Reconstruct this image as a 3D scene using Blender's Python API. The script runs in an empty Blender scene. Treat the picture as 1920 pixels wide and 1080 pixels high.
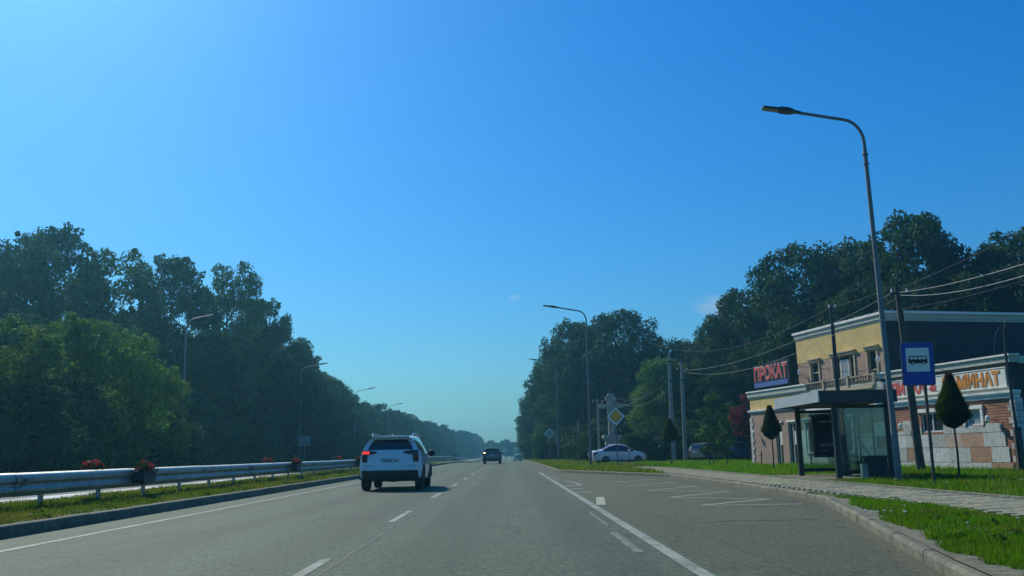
import bpy, bmesh, math, random
import numpy as np
from mathutils import Vector, Matrix
PI = math.pi
R = math.radians
random.seed(7)
scene = bpy.context.scene
COL = scene.collection

# ---------------------------------------------------------------- camera
EYE = 1.12
cam_data = bpy.data.cameras.new('camera')
cam = bpy.data.objects.new('camera', cam_data)
COL.objects.link(cam)
cam_data.sensor_width = 36.0
cam_data.lens = 31.875
cam_data.clip_start = 0.1
cam_data.clip_end = 12000
# columns: camera right, up, back axes in world space (pitch 10.3 deg up, roll 1 deg)
cam.matrix_world = Matrix(((0.99982053, 0.01769867, -0.00675827, 0.0),
                           (-0.00347206, -0.17950559, -0.98375083, 0.0),
                           (-0.01862423, 0.98359773, -0.17941192, EYE),
                           (0, 0, 0, 1)))
scene.camera = cam

# ---------------------------------------------------------------- sky, sun, exposure
SUN_EL = 39.0
SUN_AZ_LEFT = 33.0          # degrees left of the driving direction (+Y)
world = bpy.data.worlds.new('World')
scene.world = world
world.use_nodes = True
wn = world.node_tree.nodes
wl = world.node_tree.links
wn.clear()
sky = wn.new('ShaderNodeTexSky')
sky.sky_type = 'NISHITA'
sky.sun_disc = False
sky.sun_elevation = R(SUN_EL)
sky.sun_rotation = R(-SUN_AZ_LEFT)
sky.altitude = 0
sky.air_density = 1.6
sky.dust_density = 1.0
sky.ozone_density = 10.0
hsv = wn.new('ShaderNodeHueSaturation')
hsv.inputs['Hue'].default_value = 0.5
hsv.inputs['Saturation'].default_value = 1.3
hsv.inputs['Value'].default_value = 1.0
gam = wn.new('ShaderNodeGamma')
gam.inputs['Gamma'].default_value = 0.9
wb = wn.new('ShaderNodeMix')          # the camera's cool white balance, even over the whole sky
wb.data_type = 'RGBA'
wb.blend_type = 'MULTIPLY'
wb.inputs[0].default_value = 1.0
wb.inputs[7].default_value = (0.475, 1.0, 1.345, 1)
bg = wn.new('ShaderNodeBackground')
bg.inputs['Strength'].default_value = 0.1
wo = wn.new('ShaderNodeOutputWorld')
wl.new(sky.outputs['Color'], hsv.inputs['Color'])
wl.new(hsv.outputs['Color'], gam.inputs['Color'])
wl.new(gam.outputs['Color'], wb.inputs[6])
wl.new(wb.outputs[2], bg.inputs['Color'])
wl.new(bg.outputs['Background'], wo.inputs['Surface'])

sun_data = bpy.data.lights.new('sun', 'SUN')
sun_data.energy = 3.9
sun_data.angle = R(0.5)
sun_data.color = (1.0, 0.96, 0.80)
sun = bpy.data.objects.new('sun', sun_data)
COL.objects.link(sun)
az = R(SUN_AZ_LEFT)
el = R(SUN_EL)
to_sun = Vector((-math.sin(az) * math.cos(el), math.cos(az) * math.cos(el), math.sin(el)))
sun.rotation_euler = to_sun.to_track_quat('Z', 'Y').to_euler()
sun.location = (-40, 60, 80)

scene.view_settings.view_transform = 'Standard'
scene.view_settings.look = 'None'
scene.view_settings.gamma = 1.0
scene.view_settings.use_curve_mapping = False
scene.view_settings.exposure = 0.0
scene.render.engine = 'CYCLES'
scene.cycles.use_denoising = True
scene.cycles.max_bounces = 6
scene.cycles.transparent_max_bounces = 12
scene.cycles.caustics_reflective = False
scene.cycles.caustics_refractive = False


# ================================================================ helpers
def tag(o, label=None, cat=None, group=None, kind=None):
    if label: o['label'] = label
    if cat: o['category'] = cat
    if group: o['group'] = group
    if kind: o['kind'] = kind
    return o


def empty(name, loc=(0, 0, 0), rz=0.0, label=None, cat=None, group=None, kind=None):
    o = bpy.data.objects.new(name, None)
    COL.objects.link(o)
    o.location = loc
    o.rotation_euler = (0, 0, rz)
    o.empty_display_size = 0.2
    return tag(o, label, cat, group, kind)


def link(name, me, parent=None):
    o = bpy.data.objects.new(name, me)
    COL.objects.link(o)
    if parent is not None:
        o.parent = parent
    return o


def copy_tree(o, parent=None):
    c = o.copy()
    COL.objects.link(c)
    c.parent = parent
    for ch in list(o.children):
        copy_tree(ch, c)
    return c


class MB:
    """collects simple shapes into ONE mesh"""
    def __init__(self):
        self.v = []
        self.f = []

    def add(self, vs, fs):
        n = len(self.v)
        self.v += [tuple(p) for p in vs]
        self.f += [tuple(i + n for i in q) for q in fs]
        return self

    def box(self, x0, x1, y0, y1, z0, z1):
        v = [(x0, y0, z0), (x1, y0, z0), (x1, y1, z0), (x0, y1, z0), (x0, y0, z1), (x1, y0, z1), (x1, y1, z1), (x0, y1, z1)]
        return self.add(v, [(3, 2, 1, 0), (4, 5, 6, 7), (0, 1, 5, 4), (1, 2, 6, 5), (2, 3, 7, 6), (3, 0, 4, 7)])

    def bbox(self, x0, x1, y0, y1, z0, z1, b=0.01):
        """box with chamfered top edges"""
        v = [(x0, y0, z0), (x1, y0, z0), (x1, y1, z0), (x0, y1, z0),
             (x0, y0, z1 - b), (x1, y0, z1 - b), (x1, y1, z1 - b), (x0, y1, z1 - b),
             (x0 + b, y0 + b, z1), (x1 - b, y0 + b, z1), (x1 - b, y1 - b, z1), (x0 + b, y1 - b, z1)]
        fs = [(3, 2, 1, 0), (8, 9, 10, 11)]
        for a in range(4):
            c = (a + 1) % 4
            fs.append((a, c, 4 + c, 4 + a))
            fs.append((4 + a, 4 + c, 8 + c, 8 + a))
        return self.add(v, fs)

    def quad(self, a, b, c, d):
        return self.add([a, b, c, d], [(0, 1, 2, 3)])

    def prism(self, poly, z0, z1):
        n = len(poly)
        v = [(x, y, z0) for x, y in poly] + [(x, y, z1) for x, y in poly]
        f = [tuple(range(n - 1, -1, -1)), tuple(range(n, 2 * n))]
        f += [(i, (i + 1) % n, n + (i + 1) % n, n + i) for i in range(n)]
        return self.add(v, f)

    def prism_x(self, poly, x0, x1):
        """poly in (y, z), extruded along x"""
        n = len(poly)
        v = [(x0, y, z) for y, z in poly] + [(x1, y, z) for y, z in poly]
        f = [tuple(range(n)), tuple(range(2 * n - 1, n - 1, -1))]
        f += [((i + 1) % n, i, n + i, n + (i + 1) % n) for i in range(n)]
        return self.add(v, f)

    def prism_y(self, poly, y0, y1):
        """poly in (x, z), extruded along y"""
        n = len(poly)
        v = [(x, y0, z) for x, z in poly] + [(x, y1, z) for x, z in poly]
        f = [tuple(range(n)), tuple(range(2 * n - 1, n - 1, -1))]
        f += [((i + 1) % n, i, n + i, n + (i + 1) % n) for i in range(n)]
        return self.add(v, f)

    def tube(self, pts, rad, n=8, cap=True):
        pts = [Vector(p) for p in pts]
        if not isinstance(rad, (list, tuple)):
            rad = [rad] * len(pts)
        rings = []
        prev = None
        for i, p in enumerate(pts):
            d = (pts[min(i + 1, len(pts) - 1)] - pts[max(i - 1, 0)]).normalized()
            if prev is None:
                a = Vector((1, 0, 0)) if abs(d.x) < 0.9 else Vector((0, 1, 0))
                s = d.cross(a).normalized()
            else:
                s = (prev - d * prev.dot(d)).normalized()
            t = d.cross(s)
            prev = s
            rings.append([p + (s * math.cos(2 * PI * k / n) + t * math.sin(2 * PI * k / n)) * rad[i] for k in range(n)])
        v = [q for r in rings for q in r]
        f = []
        for i in range(len(rings) - 1):
            for k in range(n):
                f.append((i * n + k, i * n + (k + 1) % n, (i + 1) * n + (k + 1) % n, (i + 1) * n + k))
        if cap:
            f.append(tuple(range(n - 1, -1, -1)))
            f.append(tuple((len(rings) - 1) * n + k for k in range(n)))
        return self.add(v, f)

    def lathe(self, prof, n=20, axis='z', c=(0, 0, 0)):
        """prof list of (r, h)"""
        v = []
        for r, h in prof:
            for k in range(n):
                a = 2 * PI * k / n
                p = (r * math.cos(a), r * math.sin(a), h)
                if axis == 'x':
                    p = (h, r * math.cos(a), r * math.sin(a))
                v.append((p[0] + c[0], p[1] + c[1], p[2] + c[2]))
        f = []
        for i in range(len(prof) - 1):
            for k in range(n):
                f.append((i * n + k, i * n + (k + 1) % n, (i + 1) * n + (k + 1) % n, (i + 1) * n + k))
        f.append(tuple(range(n - 1, -1, -1)))
        f.append(tuple((len(prof) - 1) * n + k for k in range(n)))
        return self.add(v, f)

    def mesh(self, name, mat=None, smooth=False, angle=35):
        me = bpy.data.meshes.new(name)
        me.from_pydata(self.v, [], self.f)
        me.update()
        if mat is not None:
            me.materials.append(mat)
        if smooth:
            me.shade_smooth()
            me.set_sharp_from_angle(angle=R(angle))
        return me

    def build(self, name, mat=None, parent=None, smooth=False, angle=35):
        return link(name, self.mesh(name, mat, smooth, angle), parent)


def np_mesh(name, V, F, mat):
    """quads/tris from numpy arrays, quickly"""
    me = bpy.data.meshes.new(name)
    k = F.shape[1]
    me.vertices.add(len(V))
    me.vertices.foreach_set('co', V.astype(np.float32).ravel())
    me.loops.add(F.size)
    me.loops.foreach_set('vertex_index', F.astype(np.int32).ravel())
    me.polygons.add(len(F))
    me.polygons.foreach_set('loop_start', np.arange(0, F.size, k, dtype=np.int32))
    me.update(calc_edges=True)
    me.validate()
    me.materials.append(mat)
    return me


# ---------------------------------------------------------------- materials
def new_mat(name):
    m = bpy.data.materials.new(name)
    m.use_nodes = True
    nt = m.node_tree
    b = nt.nodes['Principled BSDF']
    return m, nt, nt.nodes, nt.links, b


def coords(nt, mode='Object', scale=None):
    tc = nt.nodes.new('ShaderNodeTexCoord')
    out = tc.outputs[mode]
    if scale is not None:
        mp = nt.nodes.new('ShaderNodeMapping')
        mp.inputs['Scale'].default_value = scale
        nt.links.new(out, mp.inputs['Vector'])
        out = mp.outputs['Vector']
    return out


def noise(nt, vec, scale, detail=5, rough=0.6, dist=0.0):
    n = nt.nodes.new('ShaderNodeTexNoise')
    n.inputs['Scale'].default_value = scale
    n.inputs['Detail'].default_value = detail
    n.inputs['Roughness'].default_value = rough
    n.inputs['Distortion'].default_value = dist
    nt.links.new(vec, n.inputs['Vector'])
    return n.outputs['Fac']


def ramp(nt, fac, stops):
    r = nt.nodes.new('ShaderNodeValToRGB')
    e = r.color_ramp.elements
    while len(e) < len(stops):
        e.new(0.5)
    for i, (p, c) in enumerate(stops):
        e[i].position = p
        e[i].color = (c[0], c[1], c[2], 1) if not isinstance(c, (int, float)) else (c, c, c, 1)
    nt.links.new(fac, r.inputs['Fac'])
    return r.outputs['Color']


def mixc(nt, fac, a, b, mode='MIX'):
    m = nt.nodes.new('ShaderNodeMix')
    m.data_type = 'RGBA'
    m.blend_type = mode
    for sock, val in ((0, fac), (6, a), (7, b)):
        if hasattr(val, 'links') or hasattr(val, 'is_linked'):
            nt.links.new(val, m.inputs[sock])
        elif isinstance(val, (int, float)):
            m.inputs[sock].default_value = val
        else:
            m.inputs[sock].default_value = (val[0], val[1], val[2], 1)
    return m.outputs[2]


def bump(nt, b, height, strength=0.3, dist=0.02):
    n = nt.nodes.new('ShaderNodeBump')
    n.inputs['Strength'].default_value = strength
    n.inputs['Distance'].default_value = dist
    nt.links.new(height, n.inputs['Height'])
    nt.links.new(n.outputs['Normal'], b.inputs['Normal'])


def mat(name, col, rough=0.6, metal=0.0, var=0.15, vscale=3.0, bmp=0.0, bscale=40.0, spec=0.4, coat=0.0, random_obj=0.0):
    m, nt, N, L, b = new_mat(name)
    vec = coords(nt)
    f = noise(nt, vec, vscale)
    lo = tuple(c * (1 - var) for c in col)
    hi = tuple(min(1, c * (1 + var)) for c in col)
    c = ramp(nt, f, [(0.3, lo), (0.7, hi)])
    if random_obj:
        oi = N.new('ShaderNodeObjectInfo')
        k = ramp(nt, oi.outputs['Random'], [(0.0, 1 - random_obj), (1.0, 1 + random_obj)])
        c = mixc(nt, 1.0, c, k, 'MULTIPLY')
    L.new(c, b.inputs['Base Color'])
    b.inputs['Roughness'].default_value = rough
    b.inputs['Metallic'].default_value = metal
    b.inputs['Specular IOR Level'].default_value = spec
    b.inputs['Coat Weight'].default_value = coat
    b.inputs['Coat Roughness'].default_value = 0.05
    if bmp:
        bump(nt, b, noise(nt, vec, bscale), bmp)
    return m


def asphalt_mat(name, base, tint, wear=True):
    m, nt, N, L, b = new_mat(name)
    vec = coords(nt)
    fine = noise(nt, vec, 13, 8, 0.9)
    mid = noise(nt, vec, 3.0, 8, 0.75)
    big = noise(nt, coords(nt, scale=(0.5, 0.09, 1)), 1.0, 5, 0.6, 0.6)
    c = ramp(nt, fine, [(0.40, tuple(x * 0.38 for x in base)), (0.5, base), (0.60, tuple(x * 1.85 for x in base))])
    c = mixc(nt, 0.8, c, ramp(nt, big, [(0.3, tuple(0.80 * t for t in tint)), (0.7, tuple(1.14 * t for t in tint))]), 'MULTIPLY')
    c = mixc(nt, 0.5, c, ramp(nt, mid, [(0.3, 0.68), (0.7, 1.28)]), 'MULTIPLY')
    if wear:
        streak = noise(nt, coords(nt, scale=(2.2, 0.04, 1)), 1.0, 3, 0.5)
        c = mixc(nt, 0.5, c, ramp(nt, streak, [(0.35, 0.86), (0.65, 1.12)]), 'MULTIPLY')
        sx_ = N.new('ShaderNodeSeparateXYZ')
        L.new(vec, sx_.inputs[0])
        wv = N.new('ShaderNodeMath')
        wv.operation = 'MULTIPLY_ADD'
        wv.inputs[1].default_value = 2 * PI / 1.86
        L.new(sx_.outputs['X'], wv.inputs[0])
        wob_ = N.new('ShaderNodeMath')
        wob_.operation = 'MULTIPLY'
        wob_.inputs[1].default_value = 2.2
        L.new(noise(nt, vec, 0.12, 3), wob_.inputs[0])
        L.new(wob_.outputs[0], wv.inputs[2])
        sn = N.new('ShaderNodeMath')
        sn.operation = 'SINE'
        L.new(wv.outputs[0], sn.inputs[0])
        mr = N.new('ShaderNodeMapRange')
        mr.inputs[1].default_value = -1
        L.new(sn.outputs[0], mr.inputs[0])
        c = mixc(nt, 1.0, c, ramp(nt, mr.outputs[0], [(0.15, 0.87), (0.8, 1.07)]), 'MULTIPLY')
    stain = noise(nt, coords(nt, scale=(1, 0.45, 1)), 0.9, 8, 0.7, 0.8)
    c = mixc(nt, 1.0, c, ramp(nt, stain, [(0.30, 0.72), (0.42, 1.0), (0.62, 1.0), (0.74, 1.16)]), 'MULTIPLY')
    oil = noise(nt, vec, 2.6, 3, 0.5)
    c = mixc(nt, 1.0, c, ramp(nt, oil, [(0.20, 0.6), (0.27, 1.0)]), 'MULTIPLY')
    # hairline cracks with a shape of their own
    v = N.new('ShaderNodeTexVoronoi')
    v.feature = 'DISTANCE_TO_EDGE'
    v.inputs['Scale'].default_value = 0.33
    w = N.new('ShaderNodeVectorMath')
    w.operation = 'ADD'
    ns = N.new('ShaderNodeTexNoise')
    ns.inputs['Scale'].default_value = 1.3
    ns.inputs['Detail'].default_value = 6
    L.new(vec, ns.inputs['Vector'])
    L.new(vec, w.inputs[0])
    L.new(ns.outputs['Color'], w.inputs[1])
    L.new(w.outputs[0], v.inputs['Vector'])
    cr = ramp(nt, v.outputs['Distance'], [(0.0, 0.45), (0.012, 1.0)])
    gate = ramp(nt, noise(nt, vec, 0.23, 2), [(0.5, 0.0), (0.56, 1.0)])
    c = mixc(nt, gate, c, mixc(nt, 1.0, c, cr, 'MULTIPLY'))
    L.new(c, b.inputs['Base Color'])
    b.inputs['Roughness'].default_value = 0.82
    b.inputs['Specular IOR Level'].default_value = 0.3
    bump(nt, b, fine, 0.5, 0.006)
    return m


def paint_mat(name, col, under, lo=0.40, hi=0.52, scale=14):
    """worn road paint: the asphalt shows through"""
    m, nt, N, L, b = new_mat(name)
    vec = coords(nt)
    n1 = noise(nt, vec, scale, 8, 0.75)
    n2 = noise(nt, vec, 1.4, 3, 0.6)
    s = N.new('ShaderNodeMath')
    s.operation = 'ADD'
    L.new(n1, s.inputs[0])
    mm = N.new('ShaderNodeMath')
    mm.operation = 'MULTIPLY'
    mm.inputs[1].default_value = 0.5
    L.new(n2, mm.inputs[0])
    L.new(mm.outputs[0], s.inputs[1])
    k = ramp(nt, s.outputs[0], [(lo + 0.22, 0.0), (hi + 0.22, 1.0)])
    c = mixc(nt, k, under, col)
    L.new(c, b.inputs['Base Color'])
    b.inputs['Roughness'].default_value = 0.75
    return m


def leaf_mat(name, c0, c1, trans=0.35, tcol=None, spec=0.12, dry=None):
    m, nt, N, L, b = new_mat(name)
    N.remove(b)
    out = N['Material Output']
    vec = coords(nt)
    f = noise(nt, vec, 0.9, 4, 0.7)
    oi = N.new('ShaderNodeObjectInfo')
    c = ramp(nt, f, [(0.3, c0), (0.7, c1)])
    if dry:
        dn = noise(nt, vec, 0.55, 6, 0.7, 0.5)
        c = mixc(nt, ramp(nt, dn, [(0.46, 0.0), (0.66, 0.85)]), c, dry)
    k = ramp(nt, oi.outputs['Random'], [(0.0, (0.66, 0.80, 1.0)), (0.35, (1.0, 0.97, 0.85)), (0.7, (0.82, 1.03, 1.05)), (1.0, (1.25, 1.18, 0.9))])
    c = mixc(nt, 1.0, c, k, 'MULTIPLY')
    d = N.new('ShaderNodeBsdfPrincipled')
    d.inputs['Roughness'].default_value = 0.7
    d.inputs['Specular IOR Level'].default_value = spec
    L.new(c, d.inputs['Base Color'])
    t = N.new('ShaderNodeBsdfTranslucent')
    tc = mixc(nt, 1.0, c, tcol or (1.3, 1.5, 0.55), 'MULTIPLY')
    L.new(tc, t.inputs['Color'])
    mx = N.new('ShaderNodeMixShader')
    mx.inputs[0].default_value = trans
    L.new(d.outputs[0], mx.inputs[1])
    L.new(t.outputs[0], mx.inputs[2])
    L.new(mx.outputs[0], out.inputs['Surface'])
    return m


def brick_mat(name, c1, c2, mortar, bw=0.25, bh=0.075, msize=0.011):
    """fine brickwork, too far off to pick single bricks apart; facade lies in local YZ or XZ"""
    m, nt, N, L, b = new_mat(name)
    tc = N.new('ShaderNodeTexCoord')
    sep = N.new('ShaderNodeSeparateXYZ')
    L.new(tc.outputs['Object'], sep.inputs[0])
    ad = N.new('ShaderNodeMath')
    ad.operation = 'ADD'
    L.new(sep.outputs['X'], ad.inputs[0])
    L.new(sep.outputs['Y'], ad.inputs[1])
    cb = N.new('ShaderNodeCombineXYZ')
    L.new(ad.outputs[0], cb.inputs['X'])
    L.new(sep.outputs['Z'], cb.inputs['Y'])
    br = N.new('ShaderNodeTexBrick')
    br.inputs['Scale'].default_value = 1.0
    br.inputs['Brick Width'].default_value = bw
    br.inputs['Row Height'].default_value = bh
    br.inputs['Mortar Size'].default_value = msize
    br.inputs['Mortar Smooth'].default_value = 0.3
    br.inputs['Color1'].default_value = (*c1, 1)
    br.inputs['Color2'].default_value = (*c2, 1)
    br.inputs['Mortar'].default_value = (*mortar, 1)
    L.new(cb.outputs[0], br.inputs['Vector'])
    big = noise(nt, tc.outputs['Object'], 1.2, 5)
    c = mixc(nt, 0.7, br.outputs['Color'], ramp(nt, big, [(0.3, 0.78), (0.7, 1.18)]), 'MULTIPLY')
    L.new(c, b.inputs['Base Color'])
    b.inputs['Roughness'].default_value = 0.85
    inv = N.new('ShaderNodeMath')
    inv.operation = 'SUBTRACT'
    inv.inputs[0].default_value = 1.0
    L.new(br.outputs['Fac'], inv.inputs[1])
    bump(nt, b, inv.outputs[0], 0.8, 0.012)
    return m


def marble_mat(name):
    m, nt, N, L, b = new_mat(name)
    vec = coords(nt, 'Object')
    oi = N.new('ShaderNodeObjectInfo')
    va = N.new('ShaderNodeVectorMath')
    va.operation = 'ADD'
    cb = N.new('ShaderNodeCombineXYZ')
    mu = N.new('ShaderNodeMath')
    mu.operation = 'MULTIPLY'
    mu.inputs[1].default_value = 37.0
    L.new(oi.outputs['Random'], mu.inputs[0])
    L.new(mu.outputs[0], cb.inputs['X'])
    L.new(mu.outputs[0], cb.inputs['Z'])
    L.new(vec, va.inputs[0])
    L.new(cb.outputs[0], va.inputs[1])
    n = noise(nt, va.outputs[0], 1.6, 8, 0.6, 2.2)
    vein = ramp(nt, n, [(0.455, (1, 1, 1)), (0.485, (0.35, 0.38, 0.38)), (0.5, (0.9, 0.9, 0.9)), (0.6, (1, 1, 1))])
    base = ramp(nt, oi.outputs['Random'], [(0.0, (0.80, 0.78, 0.70)), (0.30, (0.72, 0.72, 0.66)), (0.58, (0.55, 0.53, 0.46)),
                                           (0.78, (0.78, 0.77, 0.70)), (0.88, (0.58, 0.32, 0.19)), (0.93, (0.24, 0.25, 0.24)), (1.0, (0.68, 0.66, 0.58))])
    cr = N.new('ShaderNodeMix')
    c = mixc(nt, 0.8, base, vein, 'MULTIPLY')
    L.new(c, b.inputs['Base Color'])
    b.inputs['Roughness'].default_value = 0.35
    return m


def glass_mat(name, tint, gloss=0.12):
    m, nt, N, L, b = new_mat(name)
    N.remove(b)
    out = N['Material Output']
    t = N.new('ShaderNodeBsdfTransparent')
    t.inputs['Color'].default_value = (*tint, 1)
    g = N.new('ShaderNodeBsdfGlossy')
    g.inputs['Roughness'].default_value = 0.06
    g.inputs['Color'].default_value = (0.9, 0.95, 1, 1)
    d = N.new('ShaderNodeBsdfDiffuse')
    d.inputs['Color'].default_value = (0.35, 0.38, 0.37, 1)
    f = noise(nt, coords(nt), 2.5, 5)
    dk = ramp(nt, f, [(0.3, 0.02), (0.75, 0.10)])
    m1 = N.new('ShaderNodeMixShader')
    L.new(dk, m1.inputs[0])
    L.new(t.outputs[0], m1.inputs[1])
    L.new(d.outputs[0], m1.inputs[2])
    m2 = N.new('ShaderNodeMixShader')
    m2.inputs[0].default_value = gloss
    L.new(m1.outputs[0], m2.inputs[1])
    L.new(g.outputs[0], m2.inputs[2])
    L.new(m2.outputs[0], out.inputs['Surface'])
    return m


def glow_mat(name, col, strength):
    m, nt, N, L, b = new_mat(name)
    b.inputs['Base Color'].default_value = (*[min(1, c * 0.5) for c in col], 1)
    b.inputs['Emission Color'].default_value = (*col, 1)
    b.inputs['Emission Strength'].default_value = strength
    b.inputs['Roughness'].default_value = 0.3
    return m


M = {}
M['asphalt'] = asphalt_mat('asphalt', (0.068, 0.095, 0.057), (1.0, 1.02, 0.98))
M['asphalt_bay'] = asphalt_mat('asphalt_bay', (0.080, 0.090, 0.048), (1.03, 1.0, 0.95), wear=False)
M['asphalt_old'] = asphalt_mat('asphalt_old', (0.13, 0.14, 0.13), (1, 1, 1))
M['paint'] = paint_mat('road_paint', (0.30, 0.33, 0.25), (0.085, 0.105, 0.068), 0.40, 0.60)
M['paint_worn'] = paint_mat('road_paint_worn', (0.27, 0.29, 0.22), (0.085, 0.095, 0.062), 0.46, 0.66)
M['tar'] = paint_mat('tar_seam', (0.045, 0.050, 0.036), (0.085, 0.098, 0.06), 0.40, 0.56, 4)
M['paint_zig'] = paint_mat('road_paint_yellowed', (0.34, 0.36, 0.24), (0.10, 0.11, 0.068), 0.34, 0.50)
M['kerb'] = mat('kerb_concrete', (0.16, 0.16, 0.11), 0.9, var=0.35, vscale=5, bmp=0.5, bscale=30, random_obj=0.12)
M['white_kerb_sunlit_road'] = mat('whitewash_and_sunlit_road', (0.74, 0.74, 0.68), 0.85, var=0.2, vscale=7, bmp=0.4, bscale=25)  # white kerb; also the painted sunlight on the opposite road
M['paver'] = mat('paver', (0.28, 0.265, 0.165), 0.9, var=0.25, vscale=2.5, bmp=0.3, random_obj=0.22)
M['paver_base'] = mat('paver_joint_sand', (0.15, 0.14, 0.085), 0.95, var=0.3, vscale=8)
M['grit'] = mat('gutter_grit', (0.105, 0.098, 0.058), 0.95, var=0.45, vscale=12, bmp=0.6, bscale=60)
M['sand'] = mat('sandy_soil', (0.18, 0.165, 0.105), 0.95, var=0.4, vscale=9, bmp=0.8, bscale=40)
M['soil_grass'] = mat('turf_ground', (0.050, 0.095, 0.008), 0.95, var=0.45, vscale=1.6, bmp=0.6, bscale=22)
M['wood_floor'] = mat('woodland_floor', (0.03, 0.045, 0.015), 0.95, var=0.4, vscale=0.6)
M['grass'] = leaf_mat('grass_blades', (0.048, 0.135, 0.003), (0.12, 0.245, 0.006), 0.48, dry=(0.15, 0.16, 0.02))
M['grass_dry'] = leaf_mat('grass_blades_mixed', (0.05, 0.105, 0.006), (0.20, 0.21, 0.02), 0.42, dry=(0.24, 0.19, 0.06))
M['leaf_dark'] = leaf_mat('leaves_dark', (0.017, 0.046, 0.020), (0.040, 0.086, 0.030), 0.28)
M['leaf_mid'] = leaf_mat('leaves_mid', (0.024, 0.062, 0.024), (0.056, 0.112, 0.034), 0.32)
M['leaf_pale'] = leaf_mat('leaves_pale', (0.05, 0.11, 0.03), (0.10, 0.18, 0.05), 0.36)
M['leaf_bright'] = leaf_mat('leaves_bright', (0.05, 0.11, 0.018), (0.12, 0.19, 0.028), 0.42)
M['leaf_red'] = leaf_mat('leaves_red', (0.13, 0.02, 0.022), (0.26, 0.05, 0.05), 0.4, (1.4, 0.8, 0.8))
M['leaf_thuja'] = leaf_mat('thuja_needles', (0.014, 0.034, 0.010), (0.07, 0.095, 0.024), 0.3)
M['thuja_tip'] = leaf_mat('thuja_brown_tip', (0.07, 0.035, 0.012), (0.11, 0.055, 0.02), 0.2)
M['flower_red'] = leaf_mat('petals_red', (0.26, 0.012, 0.018), (0.42, 0.03, 0.03), 0.45, (1.3, 0.7, 0.7))
M['flower_white'] = leaf_mat('petals_white', (0.6, 0.6, 0.5), (0.8, 0.8, 0.75), 0.3, (1, 1, 1))
M['bark'] = mat('bark', (0.075, 0.06, 0.045), 0.9, var=0.4, vscale=6, bmp=0.8, bscale=18)
M['galv'] = mat('galvanised_steel', (0.17, 0.185, 0.18), 0.55, 0.3, var=0.16, vscale=5)
M['rail'] = mat('barrier_steel', (0.40, 0.41, 0.37), 0.5, 0.8, var=0.22, vscale=3)
M['dark_metal'] = mat('dark_paint_metal', (0.035, 0.045, 0.045), 0.45, 0.2, var=0.2, vscale=6)
M['fascia_lit'] = mat('sunlit_fascia', (0.42, 0.46, 0.47), 0.5, 0.3, var=0.12)
M['concrete'] = mat('pole_concrete', (0.34, 0.34, 0.28), 0.9, var=0.2, vscale=4, bmp=0.3)
M['pole_wood'] = mat('weathered_pole', (0.10, 0.085, 0.065), 0.9, var=0.35, vscale=5, bmp=0.5, bscale=20)
M['wire'] = mat('aluminium_wire', (0.40, 0.42, 0.40), 0.7, 0.0, var=0.1)
M['cable'] = mat('black_cable', (0.05, 0.055, 0.06), 0.6, var=0.1)
M['white_paint'] = mat('white_plaster', (0.88, 0.86, 0.76), 0.8, var=0.12, vscale=3)
M['white_board'] = mat('white_vinyl', (0.90, 0.87, 0.74), 0.55, var=0.12, vscale=4)
M['grey_trim'] = mat('grey_metal_trim', (0.48, 0.50, 0.40), 0.6, 0.1, var=0.12)
M['brick_yellow'] = brick_mat('brick_yellow', (0.80, 0.57, 0.19), (0.70, 0.49, 0.15), (0.70, 0.54, 0.25))
M['brick_brown'] = brick_mat('brick_brown', (0.44, 0.28, 0.20), (0.37, 0.235, 0.17), (0.48, 0.36, 0.27))
M['brick_red'] = brick_mat('brick_red', (0.46, 0.20, 0.11), (0.38, 0.16, 0.09), (0.17, 0.08, 0.05), 0.9, 0.105, 0.02)
M['shaded_wall'] = mat('wall_painted_shade', (0.050, 0.052, 0.052), 0.9, var=0.15, vscale=1.5)  # dark colour stands in for shade on the camera-facing walls
M['roofing'] = mat('flat_roofing', (0.16, 0.16, 0.15), 0.9)
M['marble'] = marble_mat('marble_slab')
M['quoin'] = mat('quoin_stone', (0.60, 0.57, 0.50), 0.85, var=0.2, vscale=6, bmp=0.4, random_obj=0.1)
M['window'] = mat('window_glass', (0.025, 0.04, 0.045), 0.06, 0.0, var=0.3, vscale=1.0, spec=0.8)
M['curtain'] = mat('curtain_behind_glass', (0.30, 0.36, 0.36), 0.4, var=0.25, vscale=2)
M['pvc'] = mat('window_pvc', (0.72, 0.72, 0.68), 0.4, var=0.05)
M['beige'] = mat('beige_moulding', (0.55, 0.45, 0.29), 0.8, var=0.15)
M['baluster'] = mat('baluster_stone', (0.44, 0.36, 0.25), 0.8, var=0.2, vscale=8)
M['letter_red'] = mat('letter_red', (0.92, 0.11, 0.07), 0.5, var=0.15)
M['letter_orange'] = mat('letter_orange', (0.80, 0.30, 0.04), 0.5, var=0.15)
M['letter_white'] = mat('letter_white', (0.88, 0.80, 0.72), 0.5, var=0.08)
M['letter_dim'] = mat('letter_dim_silver', (0.26, 0.30, 0.31), 0.5, var=0.1)
M['gold_print'] = mat('gold_print', (0.17, 0.15, 0.07), 0.5, var=0.4, vscale=20)
M['sign_blue'] = mat('sign_blue', (0.012, 0.055, 0.36), 0.4, var=0.06)
M['strip_blue'] = mat('strip_blue', (0.10, 0.17, 0.42), 0.5, var=0.15, vscale=6)
M['sign_white'] = mat('sign_white', (0.80, 0.80, 0.74), 0.45, var=0.06)
M['sign_black'] = mat('sign_black', (0.012, 0.014, 0.02), 0.5, var=0.1)
M['sign_yellow'] = mat('sign_yellow', (0.90, 0.42, 0.0), 0.45, var=0.08)
M['sign_grey'] = mat('sign_grey', (0.30, 0.31, 0.27), 0.6, var=0.1)
M['poster_black_tree_shade'] = mat('poster_black_tree_shade', (0.012, 0.018, 0.024), 0.5, var=0.2)
M['glass'] = glass_mat('shelter_glass', (0.66, 0.80, 0.76))
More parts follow.
